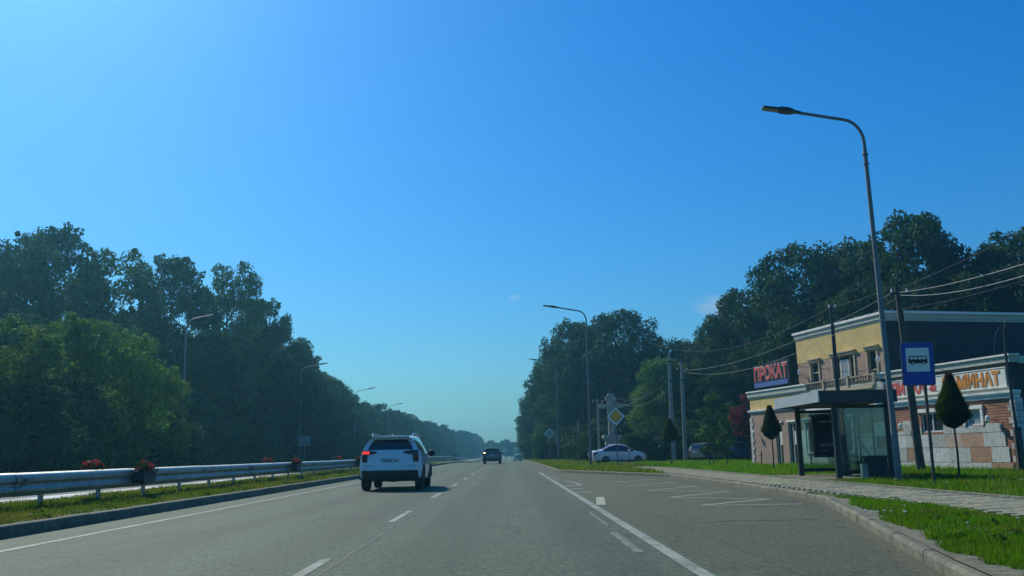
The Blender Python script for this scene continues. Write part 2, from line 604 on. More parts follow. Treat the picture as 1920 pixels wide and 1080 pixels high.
M['bin'] = mat('bin_dark', (0.018, 0.022, 0.025), 0.5, var=0.2)
M['stone'] = mat('monument_stone', (0.36, 0.34, 0.27), 0.85, var=0.2, vscale=3, bmp=0.3)
M['planter'] = mat('planter_plastic', (0.018, 0.03, 0.045), 0.45, var=0.15)
M['car_white'] = mat('car_paint_white', (0.78, 0.79, 0.80), 0.28, 0.0, var=0.02, coat=0.8)
M['car_silver'] = mat('car_paint_silver', (0.70, 0.72, 0.74), 0.3, 0.1, var=0.02, coat=0.8)
M['car_dark'] = mat('car_paint_dark', (0.018, 0.026, 0.045), 0.25, 0.1, var=0.05, coat=0.8)
M['car_beige'] = mat('car_paint_beige', (0.36, 0.31, 0.27), 0.3, 0.2, var=0.03, coat=0.7)
M['car_blue'] = mat('car_paint_blue', (0.02, 0.04, 0.13), 0.25, 0.1, var=0.03, coat=0.8)
M['cladding'] = mat('car_cladding', (0.032, 0.038, 0.046), 0.6, var=0.15)
M['car_glass'] = mat('car_glass', (0.012, 0.018, 0.028), 0.06, 0.0, var=0.1, spec=0.7)
M['tyre'] = mat('tyre', (0.018, 0.018, 0.019), 0.85, var=0.2)
M['rim'] = mat('alloy_rim', (0.42, 0.43, 0.45), 0.3, 0.8, var=0.1)
M['lamp_red'] = mat('tail_lamp_red', (0.16, 0.008, 0.02), 0.15, var=0.1, spec=0.7)
M['lamp_dark'] = mat('tail_lamp_dark', (0.05, 0.008, 0.02), 0.12, var=0.1, spec=0.7)
M['lamp_lit'] = glow_mat('tail_lamp_lit', (1.0, 0.05, 0.015), 0.9)
M['lamp_amber'] = glow_mat('indicator_lit', (1.0, 0.72, 0.40), 4.0)
M['head_lamp'] = mat('head_lamp', (0.55, 0.58, 0.6), 0.1, var=0.1, spec=0.8)
M['chrome'] = mat('chrome', (0.6, 0.62, 0.63), 0.15, 0.9, var=0.05)


def text_mesh(txt, size, depth, mat_, bold=0.0, width=None):
    """Latin/Cyrillic lettering as a mesh in the XZ plane facing -Y, left-bottom at origin"""
    cu = bpy.data.curves.new('lettering', 'FONT')
    cu.body = txt
    cu.size = size
    cu.extrude = depth
    cu.offset = bold
    cu.resolution_u = 4
    o = bpy.data.objects.new('lettering', cu)
    COL.objects.link(o)
    dg = bpy.context.evaluated_depsgraph_get()
    me = bpy.data.meshes.new_from_object(o.evaluated_get(dg))
    bpy.data.objects.remove(o)
    n = len(me.vertices)
    co = np.empty(n * 3, np.float32)
    me.vertices.foreach_get('co', co)
    co = co.reshape(-1, 3)
    x0, x1 = co[:, 0].min(), co[:, 0].max()
    y0, y1 = co[:, 1].min(), co[:, 1].max()
    sx = (width / (x1 - x0)) if width else 1.0
    out = np.stack([(co[:, 0] - x0) * sx, -co[:, 2], (co[:, 1] - y0) * size / (y1 - y0)], 1)
    me.vertices.foreach_set('co', out.astype(np.float32).ravel())
    me.materials.clear()
    me.materials.append(mat_)
    me.update()
    return me


# ================================================================ the lie of the land
def dip(y):
    """the road drops gently beyond 110 m"""
    t = min(max((y - 105) / 140.0, 0.0), 1.0)
    return -0.85 * t * t * (3 - 2 * t)


YS = [-30, -10, 0, 5, 10, 15, 20, 30, 40, 50, 60, 80, 100, 115, 130, 145, 160, 175, 190, 205, 220, 235, 250, 300, 400, 520, 700]


def sheet(name, xl, xr, z, m, ys=YS, nx=1, parent=None, kind='structure'):
    """a strip along the road; xl, xr, z may be functions of y (z of x,y)"""
    mb = MB()
    vs, fs = [], []
    fl = xl if callable(xl) else (lambda y: xl)
    fr = xr if callable(xr) else (lambda y: xr)
    fz = z if callable(z) else (lambda x, y: z)
    for y in ys:
        a, c = fl(y), fr(y)
        for i in range(nx + 1):
            x = a + (c - a) * i / nx
            vs.append((x, y, fz(x, y)))
    w = nx + 1
    for j in range(len(ys) - 1):
        for i in range(nx):
            fs.append((j * w + i, j * w + i + 1, (j + 1) * w + i + 1, (j + 1) * w + i))
    mb.add(vs, fs)
    o = mb.build(name, m, parent)
    if kind and parent is None:
        o['kind'] = kind
    return o


# the ground sheet to the horizon
gm = MB()
gv, gf = [], []
gx = [-2500, -800, -300, -120, -60, 60, 120, 300, 800, 2500]
gy = [-60, 0, 105, 150, 200, 245, 400, 700, 1500, 4000]
for y in gy:
    for x in gx:
        gv.append((x, y, -0.12 + dip(y)))
for j in range(len(gy) - 1):
    for i in range(len(gx) - 1):
        a = j * len(gx) + i
        gf.append((a, a + 1, a + len(gx) + 1, a + len(gx)))
gm.add(gv, gf)
ground = gm.build('ground', M['wood_floor'])
ground['kind'] = 'structure'

# right edge of the carriageway incl. the bus bay (foot of the kerb)
BAY = [(-30, 2.7), (3.4, 2.75), (8.2, 3.77), (11.7, 4.62), (15.0, 5.44), (17.9, 6.15), (18.9, 6.42), (20.5, 6.55), (24, 6.7), (28, 6.75), (39.0, 6.75),
       (40.0, 6.55), (52.5, 2.95), (54, 2.75), (700, 2.75)]


def bay_x(y):
    for (y0, x0), (y1, x1) in zip(BAY, BAY[1:]):
        if y <= y1:
            return x0 + (x1 - x0) * (y - y0) / (y1 - y0)
    return BAY[-1][1]


RYS = sorted(set(YS + [y for y, x in BAY] + [12, 22, 26, 45]))
road = sheet('road', -7.62, 1.9, lambda x, y: dip(y), M['asphalt'], RYS, 4)
bay = sheet('bus_bay', 1.9, bay_x, lambda x, y: dip(y) + 0.001 * 0, M['asphalt_bay'], RYS, 2)
sheet('opposite_sunlit_strip', -15.2, -10.35, lambda x, y: 0.024, M['white_kerb_sunlit_road'], [8, 30, 66], 2)  # pale sheet over the road, painted in place of grazing sunlight
opp = sheet('opposite_road', -19.6, -10.35, lambda x, y: dip(y) + 0.02, M['asphalt_old'], YS, 2)


# median: rises to the barrier
def median_z(x, y):
    t = min(1.0, max(0.0, (-7.8 - x) / 1.2))
    e = 0.0 if -10.1 < x else -0.10
    return 0.17 + 0.13 * t + dip(y) + e


median = sheet('median_verge', -10.2, -7.78, median_z, M['soil_grass'], YS, 6)
left_verge = sheet('left_verge', -75, -19.75, lambda x, y: 0.12 + dip(y) + 0.012 * (-19.75 - x), M['wood_floor'], YS, 6)


def verge_z(x, y):
    return 0.13 + dip(y) + 0.05 * min(1.0, max(0.0, (x - 9.2) / 4.0))


right_verge = sheet('right_verge', lambda y: bay_x(y) + 0.10, 75, verge_z, M['soil_grass'], RYS, 14)
side_street = sheet('side_street', 4.9, 34, lambda x, y: verge_z(x, y) + 0.012, M['asphalt_old'], [71.2, 74, 77.6], 4)

# ---------------------------------------------------------------- kerbs, stone by stone
def kerb_run(name, pts, width, height, m, step=1.0, side=1):
    """pts: foot line (x, y) of the face; the stones lie on the 'side' of it"""
    root = empty(name)
    root['kind'] = 'structure'
    mb = MB().bbox(-0.5, 0.5, 0, 1, -0.08, 1, 0.06)
    for (x0, y0), (x1, y1) in zip(pts, pts[1:]):
        L_ = math.hypot(x1 - x0, y1 - y0)
        n = max(1, int(round(L_ / step)))
        for i in range(n):
            a, c = i / n, (i + 1) / n
            ya = y0 + (y1 - y0) * a
            o = link('kerb_stone', kerb_mesh(m, L_ / n - 0.003, width, height), root)
            ang = math.atan2(y1 - y0, x1 - x0)
            o.location = (x0 + (x1 - x0) * a, ya, dip(ya) + random.uniform(-0.006, 0.006))
            o.rotation_euler = (0, 0, ang + random.uniform(-0.006, 0.006))
            if side > 0:
                pass
    return root


_km = {}


def kerb_mesh(m, l, w, h):
    key = (m.name, round(l, 2), round(w, 3), round(h, 3))
    if key not in _km:
        # local x along the run, local -y is the far side from the road when walking +Y with the verge on the right
        _km[key] = MB().prism_x([(-w, -.08), (0, -.08), (0, h - .035), (-.012, h - .012), (-.035, h), (-w, h)], 0.0, l).mesh('kerb_stone', m)
    return _km[key]


kr = kerb_run('kerb_right', [(x, y) for y, x in BAY if 0 < y <= 20.6], 0.13, 0.135, M['kerb'])
kr2 = kerb_run('kerb_bay', [(6.55, 20.5), (6.7, 24), (6.75, 28), (6.75, 39.0), (6.55, 40.0), (2.95, 52.5), (2.75, 54), (2.75, 84)], 0.16, 0.15, M['kerb'])
MB().box(2.75, 2.91, 84.1, 110, -0.05, 0.15).build('kerb_run', M['kerb'], kr2)
for a, b_ in ((110, 150), (150, 200), (200, 300)):
    MB().add([(2.75, a, dip(a) - .1), (2.91, a, dip(a) - .1), (2.91, b_, dip(b_) - .1), (2.75, b_, dip(b_) - .1),
              (2.75, a, dip(a) + .15), (2.91, a, dip(a) + .15), (2.91, b_, dip(b_) + .15), (2.75, b_, dip(b_) + .15)],
             [(4, 5, 6, 7), (0, 1, 5, 4), (3, 0, 4, 7), (1, 2, 6, 5)]).build('kerb_run', M['kerb'], kr2)
# left kerb: walking -Y so that the verge lies on the right-hand side
kl = kerb_run('kerb_left', [(-7.62, 64.0), (-7.62, 8.0)], 0.16, 0.19, M['kerb'])
for a, b_ in ((64, 105), (105, 150), (150, 200), (200, 300)):
    MB().add([(-7.78, a, dip(a) - .1), (-7.62, a, dip(a) - .1), (-7.62, b_, dip(b_) - .1), (-7.78, b_, dip(b_) - .1),
              (-7.78, a, dip(a) + .19), (-7.62, a, dip(a) + .19), (-7.62, b_, dip(b_) + .19), (-7.78, b_, dip(b_) + .19)],
             [(4, 5, 6, 7), (0, 1, 5, 4), (3, 0, 4, 7), (1, 2, 6, 5)]).build('kerb_run', M['kerb'], kl)
ko = empty('kerb_opposite')
ko['kind'] = 'structure'
kom = MB().bbox(-10.36, -10.2, 0, 0.985, -0.05, 0.16, 0.03).mesh('kerb_stone', M['white_kerb_sunlit_road'])
for i in range(60):
    o = link('kerb_stone', kom, ko)
    o.location = (0, 10 + i, random.uniform(-0.01, 0.01))
MB().box(-10.36, -10.2, 70.02, 105, -.05, .16).build('kerb_run', M['white_kerb_sunlit_road'], ko)

# ---------------------------------------------------------------- road markings (sheets 4 mm above the asphalt)
def strip(name, pts, w, m, parent, z=0.004):
    """a painted band of width w along pts (x, y)"""
    mb = MB()
    vs, fs = [], []
    for i, (x, y) in enumerate(pts):
        a = pts[max(i - 1, 0)]
        c = pts[min(i + 1, len(pts) - 1)]
        d = Vector((c[0] - a[0], c[1] - a[1])).normalized()
        n = Vector((d.y, -d.x)) * (w / 2)
        vs += [(x - n.x, y - n.y, z + dip(y)), (x + n.x, y + n.y, z + dip(y))]
    for i in range(len(pts) - 1):
        fs.append((2 * i, 2 * i + 1, 2 * i + 3, 2 * i + 2))
    mb.add(vs, fs)
    return mb.build(name, m, parent)


def ylist(a, b, st):
    n = max(1, int(math.ceil((b - a) / st)))
    return [a + (b - a) * i / n for i in range(n + 1)]


strip('edge_line', [(-6.55, y) for y in ylist(3, 300, 12)], 0.13, M['paint'], road)
strip('edge_line', [(1.76, y) for y in ylist(4, 53.4, 6)], 0.15, M['paint'], bay, 0.006)
y = 7.4
while y < 260:
    strip('lane_dash', [(-2.04, y), (-2.04, y + 3.1)], 0.12, M['paint'], road)
    y += 8.55
strip('edge_line_return', [(1.78, 53.0), (3.0, 53.3)], 0.3, M['paint_worn'], bay)
# old faded line inside the lane
strip('old_line', [(1.50, 17.6), (1.50, 14.3)], 0.05, M['paint_worn'], road, 0.005)
strip('old_line', [(1.38, 17.5), (1.52, 17.7)], 0.05, M['paint_worn'], road, 0.007)
strip('old_line', [(1.44, 13.1), (1.44, 10.5)], 0.10, M['paint_worn'], road, 0.005)
# slanted stroke and bus stop zigzag in the bay
strip('slanted_stroke', [(1.95, 19.9), (2.27, 23.3)], 0.20, M['paint_zig'], bay)
zz = [(5.95, 18.85), (3.92, 19.0), (5.85, 20.9), (3.90, 22.5), (5.9, 24.9), (3.95, 26.5), (5.9, 29.0), (3.95, 30.5), (5.9, 32.7), (3.95, 34.4), (5.8, 36.6)]
for i in range(len(zz) - 1):
    strip('zigzag_stroke', [zz[i], zz[i + 1]], 0.12 if i % 2 == 0 else 0.14, M['paint_zig'], bay, 0.004 + 0.002 * (i % 2))
for x0, x1, yy in ((1.90, 2.42, 31.5), (1.88, 2.27, 28.75), (1.88, 2.30, 26.4)):
    strip('letter_stroke', [(x0, yy), (x1, yy)], 0.42, M['paint'], bay)
strip('letter_stroke', [(2.02, 37.2), (2.25, 36.6), (2.43, 34.6), (2.47, 31.9)], 0.12, M['paint'], bay)
strip('letter_stroke', [(2.00, 45.0), (2.1, 39.5)], 0.13, M['paint_worn'], bay)
# dark repair seams
def wob(x, y0, y1, amp=0.03, st=0.7):
    return [(x + random.uniform(-amp, amp), yy) for yy in ylist(y0, y1, st)]


strip('tar_seam', wob(2.62, 8, 40), 0.03, M['tar'], bay, 0.003)
strip('tar_seam', wob(-1.86, 6, 90), 0.035, M['tar'], road, 0.003)
strip('tar_seam', [(3.0, 14.6), (3.6, 14.9), (4.2, 14.7), (4.9, 14.9)], 0.09, M['tar'], bay, 0.003)
strip('tar_seam', wob(2.25, 24, 33), 0.03, M['tar'], bay, 0.003)
strip('tar_seam', [(4.5, 10.6), (4.75, 11.7), (4.72, 12.6), (5.0, 13.8), (5.25, 15.0)], 0.04, M['tar'], bay, 0.003)

# ---------------------------------------------------------------- footway of pavers
walk = sheet('footway', 6.92, 9.15, lambda x, y: 0.137 + dip(y), M['paver_base'], ylist(4, 58, 6), 1)
sheet('shelter_pad', 9.16, 12.4, lambda x, y: 0.186, M['paver_base'], [27.4, 30, 32.6], 1)
pw, pl = 0.40, 0.20
pm = MB().bbox(-pw / 2 + .006, pw / 2 - .006, -pl / 2 + .006, pl / 2 - .006, -0.01, 0.03, 0.008).mesh('paver', M['paver'])
cells = []
yy = 10.0
row = 0
while yy < 57.6:
    off = (row % 2) * pw / 2
    for i in range(-1, 6):
        x = 7.13 + off + i * pw
        if 6.93 + pw / 2 <= x + 0.01 and x <= 9.15 - pw / 2 + 0.02:
            cells.append((x, yy))
    yy += pl
    row += 1
# those that show largest in view come first; x/y < 0.57 is in frame
seen = [c for c in cells if c[0] / c[1] < 0.57]
seen.sort(key=lambda c: c[1])
for x, yv in seen[:300]:
    o = link('paver', pm, walk)
    o.location = (x, yv, 0.131 + random.uniform(-0.003, 0.004))
    o.rotation_euler = (random.uniform(-.006, .006), random.uniform(-.006, .006), random.uniform(-.01, .01))
rest = MB()
first = set(seen[:300])
for x, yv in cells:
    if (x, yv) not in first:
        dz = 0.131 + random.uniform(-0.003, 0.004)
        rest.box(x - pw / 2 + .006, x + pw / 2 - .006, yv - pl / 2 + .006, yv + pl / 2 - .006, dz - .01, dz + .03)
ro = rest.build('far_pavers', M['paver'], walk)
ro['kind'] = 'stuff'
kb = empty('footway_edging')
kb['kind'] = 'structure'
em = MB().bbox(0, 0.07, 0, 0.99, 0.0, 0.185, 0.01).mesh('edging_stone', M['kerb'])
for i in range(40):
    o = link('edging_stone', em, kb)
    o.location = (9.16, 14.0 + i, 0.004)


ey = ylist(4.0, 19.2, 0.16)
er = random.Random(9)
ew = [0.16 + 0.10 * math.sin(v * 1.9) + 0.06 * math.sin(v * 5.3 + 1) + er.uniform(-.05, .07) for v in ey]
sv, sf = [], []
for v, w in zip(ey, ew):
    a = bay_x(v) + 0.10
    sv += [(a, v, verge_z(a, v) + 0.012), (a + max(w, .05) * .6, v, verge_z(a, v) + 0.012), (a + max(w, .05) + .05, v, verge_z(a, v) + .004)]
for i in range(len(ey) - 1):
    for k in range(2):
        sf.append((3 * i + k, 3 * i + k + 1, 3 * i + k + 4, 3 * i + k + 3))
so = MB().add(sv, sf).build('sandy_edge', M['sand'])
so['kind'] = 'structure'


def sand_w(y):
    k = min(max((y - 4.0) / 0.16, 0), len(ew) - 1)
    return max(ew[int(k)], .05)


def leaf_cloud(rng, centres, radii, per, size, flat=0.8, shell=0.55, up=0.35):
    """leaf-sized rhombi spread through clumps; returns V, F"""
    Vs = []
    for c, rc, k in zip(centres, radii, per):
        d = rng.normal(size=(k, 3))
        d /= np.linalg.norm(d, axis=1)[:, None]
        rad = rc * (shell + (1.08 - shell) * rng.random(k)) ** 1.0
        p = c + d * rad[:, None] * np.array([1, 1, flat])
        nrm = d + rng.normal(size=(k, 3)) * 0.75 + np.array([0, 0, up])
        nrm /= np.linalg.norm(nrm, axis=1)[:, None]
        a = np.cross(nrm, rng.normal(size=(k, 3)))
        a /= np.linalg.norm(a, axis=1)[:, None]
        b = np.cross(nrm, a)
        s = size * (0.6 + 0.8 * rng.random(k))[:, None]
        q = np.stack([p - a * s * .5, p - b * s * .28 + nrm * s * .06, p + a * s * .5, p + b * s * .28 + nrm * s * .06], 1)
        Vs.append(q)
    V = np.concatenate(Vs).reshape(-1, 3)
    F = np.arange(len(V)).reshape(-1, 4)
    return V, F


# ---------------------------------------------------------------- grass (uncountable: stuff)
def grass(name, label, n, xr, yr, zf, hgt, wid, m, keep=lambda x, y: True, seed=1, dens_near=True):
    rng = np.random.default_rng(seed)
    u = rng.random(n * 3)
    if dens_near:      # more blades nearer the camera
        ys = yr[0] * (yr[1] / yr[0]) ** u
    else:
        ys = yr[0] + (yr[1] - yr[0]) * u
    xs = xr[0] + (xr[1] - xr[0]) * rng.random(n * 3)
    ok = np.array([keep(a, b) for a, b in zip(xs, ys)])
    xs, ys = xs[ok][:n], ys[ok][:n]
    n = len(xs)
    z = np.array([zf(a, b) for a, b in zip(xs, ys)])
    ang = rng.random(n) * 2 * PI
    clump = 0.6 + 0.8 * (0.5 + 0.5 * np.sin(xs * 2.1 + 1.3 * np.sin(ys * 1.7)) * np.sin(ys * 1.3 + 0.7 * np.sin(xs * 2.9)))
    h = hgt * (0.45 + 0.9 * rng.random(n)) * clump * (1 + 0.010 * ys)
    w = wid * (0.7 + 0.6 * rng.random(n)) * (1 + 0.03 * ys)
    lean = (rng.random((n, 2)) - 0.5) * 1.1 * h[:, None]
    dx, dy = np.cos(ang) * w / 2, np.sin(ang) * w / 2
    V = np.empty((n, 3, 3))
    V[:, 0] = np.stack([xs - dx, ys - dy, z - 0.01], 1)
    V[:, 1] = np.stack([xs + dx, ys + dy, z - 0.01], 1)
    V[:, 2] = np.stack([xs + lean[:, 0], ys + lean[:, 1], z + h], 1)
    me = np_mesh(name, V.reshape(-1, 3), np.arange(n * 3).reshape(-1, 3), m)
    o = link(name, me)
    return tag(o, label, 'grass', kind='stuff')


def in_strip(x, y):
    return bay_x(y) + 0.13 + sand_w(y) < x < 6.97 + 0.03 * math.sin(y * 7.3)


def in_lawn(x, y):
    if x < 9.24 + 0.04 * math.sin(y * 6):
        return False
    if 27.3 < y < 32.7 and x < 12.45:
        return False
    u_ = (x - 18.2) * .9772 + (y - 32.7) * .2122
    if u_ > -0.05 and 31.5 < y < 56:
        return False
    return True


grass('grass_strip', 'short green grass strip between the bay kerb and the footway', 42000, (3.2, 7.0), (6.2, 18.9), verge_z, 0.055, 0.010, M['grass'], in_strip, 11)
grass('lawn', 'green lawn between the footway and the shop building', 52000, (9.2, 20.0), (13.5, 34), verge_z, 0.09, 0.012, M['grass'], in_lawn, 12)
grass('far_lawn', 'green lawn along the footway beyond the bus shelter', 30000, (9.2, 19.0), (34, 70), verge_z, 0.12, 0.018, M['grass'], in_lawn, 13, False)
grass('kerb_island_grass', 'patchy yellowish grass behind the bay kerb near the parked sedan', 34000, (2.95, 9.0), (41, 130), verge_z, 0.10, 0.022, M['grass_dry'],
      lambda x, y: x > bay_x(y) + 0.2 and not (71 < y < 77.8 and x > 4.8) and not (6.9 < x < 9.2 and y < 58), 14)
grass('median_grass', 'weedy green grass on the median under the crash barrier', 70000, (-10.15, -7.85), (11, 100), median_z, 0.065, 0.011, M['grass_dry'], lambda x, y: True, 15)


def weeds(name, label, spots, seed):
    rng = np.random.default_rng(seed)
    cs = [np.array([x, y, z + .03]) for x, y, z in spots]
    V, F = leaf_cloud(rng, cs, [rng.uniform(.06, .16) for _ in cs], [26] * len(cs), 0.085, flat=.5)
    V[:, 2] = np.maximum(V[:, 2], 0.12)
    o = link(name, np_mesh(name, V, F, M['leaf_bright']))
    return tag(o, label, 'weeds', kind='stuff')


wr = random.Random(21)
wsp = []
while len(wsp) < 150:
    x, y = wr.uniform(3.6, 16), wr.uniform(7.5, 34)
    if (in_strip(x, y) if x < 7 and y < 18.9 else in_lawn(x, y)):
        wsp.append((x, y, verge_z(x, y)))
for _ in range(110):
    x, y = wr.uniform(-9.9, -7.9), wr.uniform(12, 60)
    wsp.append((x, y, median_z(x, y)))
weeds('weeds', 'low leafy weeds scattered through the grass', wsp, 22)
gr_ = random.Random(31)
gv2, gf2 = [], []
gyy = ylist(5.0, 52.0, 0.3)
for v in gyy:
    w = .10 + .09 * abs(math.sin(v * .9)) + gr_.uniform(0, .10)
    x = bay_x(v) - .004
    gv2 += [(x - w, v, .003), (x, v, .008)]
for i in range(len(gyy) - 1):
    gf2.append((2 * i, 2 * i + 1, 2 * i + 3, 2 * i + 2))
MB().add(gv2, gf2).build('gutter_grit', M['grit'], bay)


def daisies(name, label, spots, parent=None):
    mb = MB()
    for x, y, r in spots:
        z = verge_z(x, y) + 0.07
        mb.lathe([(0.001, z), (r, z + 0.006), (r * 0.8, z + 0.014), (0.001, z + 0.018)], 7, c=(x, y, 0))
        mb.tube([(x, y, z - 0.075), (x, y, z + 0.004)], 0.003, 4)
    o = mb.build(name, M['flower_white'])
    return tag(o, label, 'flowers', kind='stuff')


random.seed(3)
daisies('daisies', 'small white daisies dotted over the grass strips',
        [(5.35 + random.uniform(-.25, .35), 13.2 + random.uniform(-.5, .5), random.uniform(.018, .03)) for _ in range(8)] +
        [(random.uniform(4.6, 6.8), random.uniform(9, 15), random.uniform(.012, .024)) for _ in range(8)] +
        [(random.uniform(9.6, 13), random.uniform(17, 24), random.uniform(.015, .03)) for _ in range(14)])


# ================================================================ trees
def make_tree(name, seed, H, Rad, z0, nclump, rc, leaves, size, m, top_pow=0.6, trunk_r=0.22, loose=0.0, dome=False):
    """prototype tree: Empty > trunk, crown ; base at origin"""
    rng = np.random.default_rng(seed)
    cs, rs = [], []
    tries = 0
    while len(cs) < nclump and tries < 6000:
        tries += 1
        t = rng.random() ** 0.85
        z = z0 + (H - z0) * t
        prof = math.sin(min(1.0, (t * 0.92 + 0.10)) * PI) ** top_pow
        if dome:
            prof = math.sqrt(max(0.02, 1 - ((t - 0.42) / 0.60) ** 2))
        rr = Rad * prof
        a = rng.random() * 2 * PI
        r_ = rr * math.sqrt(0.12 + 0.88 * rng.random())
        p = np.array([r_ * math.cos(a), r_ * math.sin(a), z])
        rad = rc * (0.6 + 0.7 * rng.random()) * (1.0 - 0.25 * t)
        p[2] = min(p[2], H - rad * 0.7)
        if any(np.linalg.norm(p - q) < 0.62 * min(rad, s) for q, s in zip(cs, rs)):
            continue
        cs.append(p)
        rs.append(rad)
    # ragged leading shoots on the outline
    for _ in range(int(nclump * (0.35 + loose))):
        i = rng.integers(len(cs))
        d = rng.normal(size=3)
        d[2] = abs(d[2]) * 0.9
        d /= np.linalg.norm(d)
        q = cs[i] + d * rs[i] * 1.08
        if q[2] > H + 0.1:
            continue
        cs.append(q)
        rs.append(rs[i] * (0.30 + 0.25 * rng.random()))
    w = np.array(rs) ** 2
    per = np.maximum(30, (leaves * w / w.sum())).astype(int)
    V, F = leaf_cloud(rng, cs, rs, per, size)
    root = empty(name)
    crown = link('crown', np_mesh('crown', V, F, m), root)
    tb = MB()
    lean = rng.normal(size=2) * 0.02
    spine = [(lean[0] * z, lean[1] * z, z) for z in np.linspace(-0.3, H * 0.8, 7)]
    tb.tube(spine, [trunk_r * (1.25 if i == 0 else 1.0 - 0.13 * i) for i in range(7)], 8)
    idx = rng.permutation(nclump)[:min(14, nclump)]
    for i in idx:
        p = cs[i]
        zb = max(H * 0.15, p[2] - 0.9 * math.hypot(p[0], p[1]) - 0.8)
        b0 = Vector((lean[0] * zb, lean[1] * zb, zb))
        mid = b0.lerp(Vector(p), 0.55) + Vector((0, 0, -0.25))
        tb.tube([b0, mid, Vector(p)], [trunk_r * 0.42, trunk_r * 0.26, 0.025], 6)
    tb.build('trunk', M['bark'], root, True)
    return root


PROTO = {}
PROTO['tall_a'] = make_tree('broadleaf_tree', 21, 14, 4.3, 2.6, 85, 1.05, 19000, 0.27, M['leaf_dark'], 0.55, 0.24, 0.5)
PROTO['tall_b'] = make_tree('broadleaf_tree', 22, 14, 3.9, 3.0, 80, 0.95, 16000, 0.26, M['leaf_mid'], 0.5, 0.22, 0.6)
PROTO['tall_c'] = make_tree('broadleaf_tree', 23, 14, 4.8, 2.0, 72, 1.5, 27000, 0.30, M['leaf_dark'], 0.6, 0.26, 0.15)
PROTO['round_a'] = make_tree('broadleaf_tree', 24, 14, 5.4, 1.2, 125, 1.35, 40000, 0.28, M['leaf_dark'], 0.62, 0.3, 0.25, True)
PROTO['round_b'] = make_tree('broadleaf_tree', 25, 14, 5.0, 1.4, 110, 1.25, 34000, 0.28, M['leaf_mid'], 0.6, 0.28, 0.35, True)
PROTO['bright'] = make_tree('broadleaf_tree', 26, 8, 3.4, 0.6, 80, 0.9, 26000, 0.20, M['leaf_bright'], 0.55, 0.14, 0.25, True)
PROTO['bush'] = make_tree('bushy_tree', 27, 10, 3.3, 0.5, 85, 1.05, 30000, 0.22, M['leaf_pale'], 0.55, 0.16, 0.2, True)
PROTO['shrub_a'] = make_tree('shrub', 28, 4, 2.4, 0.1, 42, 0.85, 11000, 0.24, M['leaf_dark'], 0.45, 0.07, 0.1)
PROTO['shrub_b'] = make_tree('shrub', 29, 4, 2.1, 0.1, 36, 0.8, 10000, 0.22, M['leaf_mid'], 0.45, 0.07, 0.2)
PROTO['red'] = make_tree('red_leaved_tree', 30, 5, 1.15, 1.7, 26, 0.5, 3200, 0.16, M['leaf_red'], 0.5, 0.06, 0.3)
PROTO['sapling'] = make_tree('sapling', 31, 4, 0.9, 0.6, 22, 0.42, 2400, 0.16, M['leaf_bright'], 0.5, 0.05, 0.4)
USED = set()
PH = {'tall_a': 14, 'tall_b': 14, 'tall_c': 14, 'round_a': 14, 'round_b': 14, 'bright': 8, 'bush': 10, 'shrub_a': 4, 'shrub_b': 4, 'red': 5, 'sapling': 4}


def zone(x, y):
    px = 954 + 1700 * x / y
    row_ = 'front' if x > -31 - max(0, 0) else 'back'
    if px < 170:
        return row_ + ' row dark tree behind the yellow green tree at the left frame edge'
    if px < 345:
        return row_ + ' row dark tree left of the first left street lamp'
    if px < 470:
        return row_ + ' row dark tree just right of the first left street lamp'
    if px < 563:
        return row_ + ' row dark tree just left of the second left street lamp'
    if px < 668:
        return row_ + ' row dark tree between the second and third left street lamps'
    if px < 800:
        return row_ + ' row dark tree of the left wood behind the white crossover'
    return row_ + ' row small distant tree at the end of the left wood'


def zone_right(x, y):
    px = 954 + 1700 * x / y
    if px < 1340:
        return 'dark tree of the right wood above the parked hatchback'
    if px < 1490:
        return 'dark tree of the right wood behind the red letter sign'
    if px < 1600:
        return 'dark tree of the right wood behind the yellow upper facade'
    if px < 1700:
        return 'dark tree of the right wood behind the big lamp pole'
    if px < 1860:
        return 'dark tree of the right wood above the dark gable wall'
    return 'dark tree of the right wood at the right frame edge'


def shrub_zone(x, y):
    return zone(x, y).replace('dark tree', 'dark shrub').replace('small distant tree', 'small distant shrub')


def tree(kind, x, y, h, label, cat='tree', group=None, wid=1.0, z=None):
    p = PROTO[kind]
    o = copy_tree(p) if kind in USED else p
    USED.add(kind)
    s = h / PH[kind]
    o.location = (x, y, (0.1 + dip(y)) if z is None else z)
    o.rotation_euler = (0, 0, random.uniform(0, 2 * PI))
    o.scale = (s * wid, s * wid, s)
    o['label'] = label
    o['category'] = cat
    if group:
        o['group'] = group
    elif 'group' in o:
        del o['group']
    return o


random.seed(11)
# --- left wood: the ones that stand out
tree('bright', -26.0, 46, 8.3, 'yellow green leafy tree at the left frame edge behind the barrier', wid=1.1)
tree('bright', -24.6, 54, 9.2, 'bright green rounded tree left of the first left street lamp', wid=1.05)
tree('bright', -24.0, 60.5, 7.0, 'small bright green tree just left of the first left lamp post', wid=1.05)
tree('tall_b', -39.5, 72, 19.2, 'tall hazy tree rising above the yellow green tree at left frame edge', wid=.9)
tree('tall_a', -38.8, 77, 21.0, 'tallest crown at the far left of the left wood', wid=.8)
tree('tall_b', -35.0, 80, 19.8, 'loose airy tall tree with sky gaps behind the bright green trees', wid=.85)
tree('tall_a', -31.6, 85, 20.0, 'airy tall tree behind the first left lamp arm', wid=.8)
tree('tall_b', -27.2, 89, 20.3, 'tall pointed tree with twin tops right of the first left lamp', wid=.72)
tree('tall_a', -26.0, 96, 17.6, 'tree stepping down right of the twin topped tree', wid=.8)
tree('tall_c', -26.5, 106, 15.8, 'dark tree behind the second left street lamp', wid=.9)
tree('tall_b', -25.8, 135, 12.7, 'small knob shaped tree top between second and third left lamps', wid=.8)
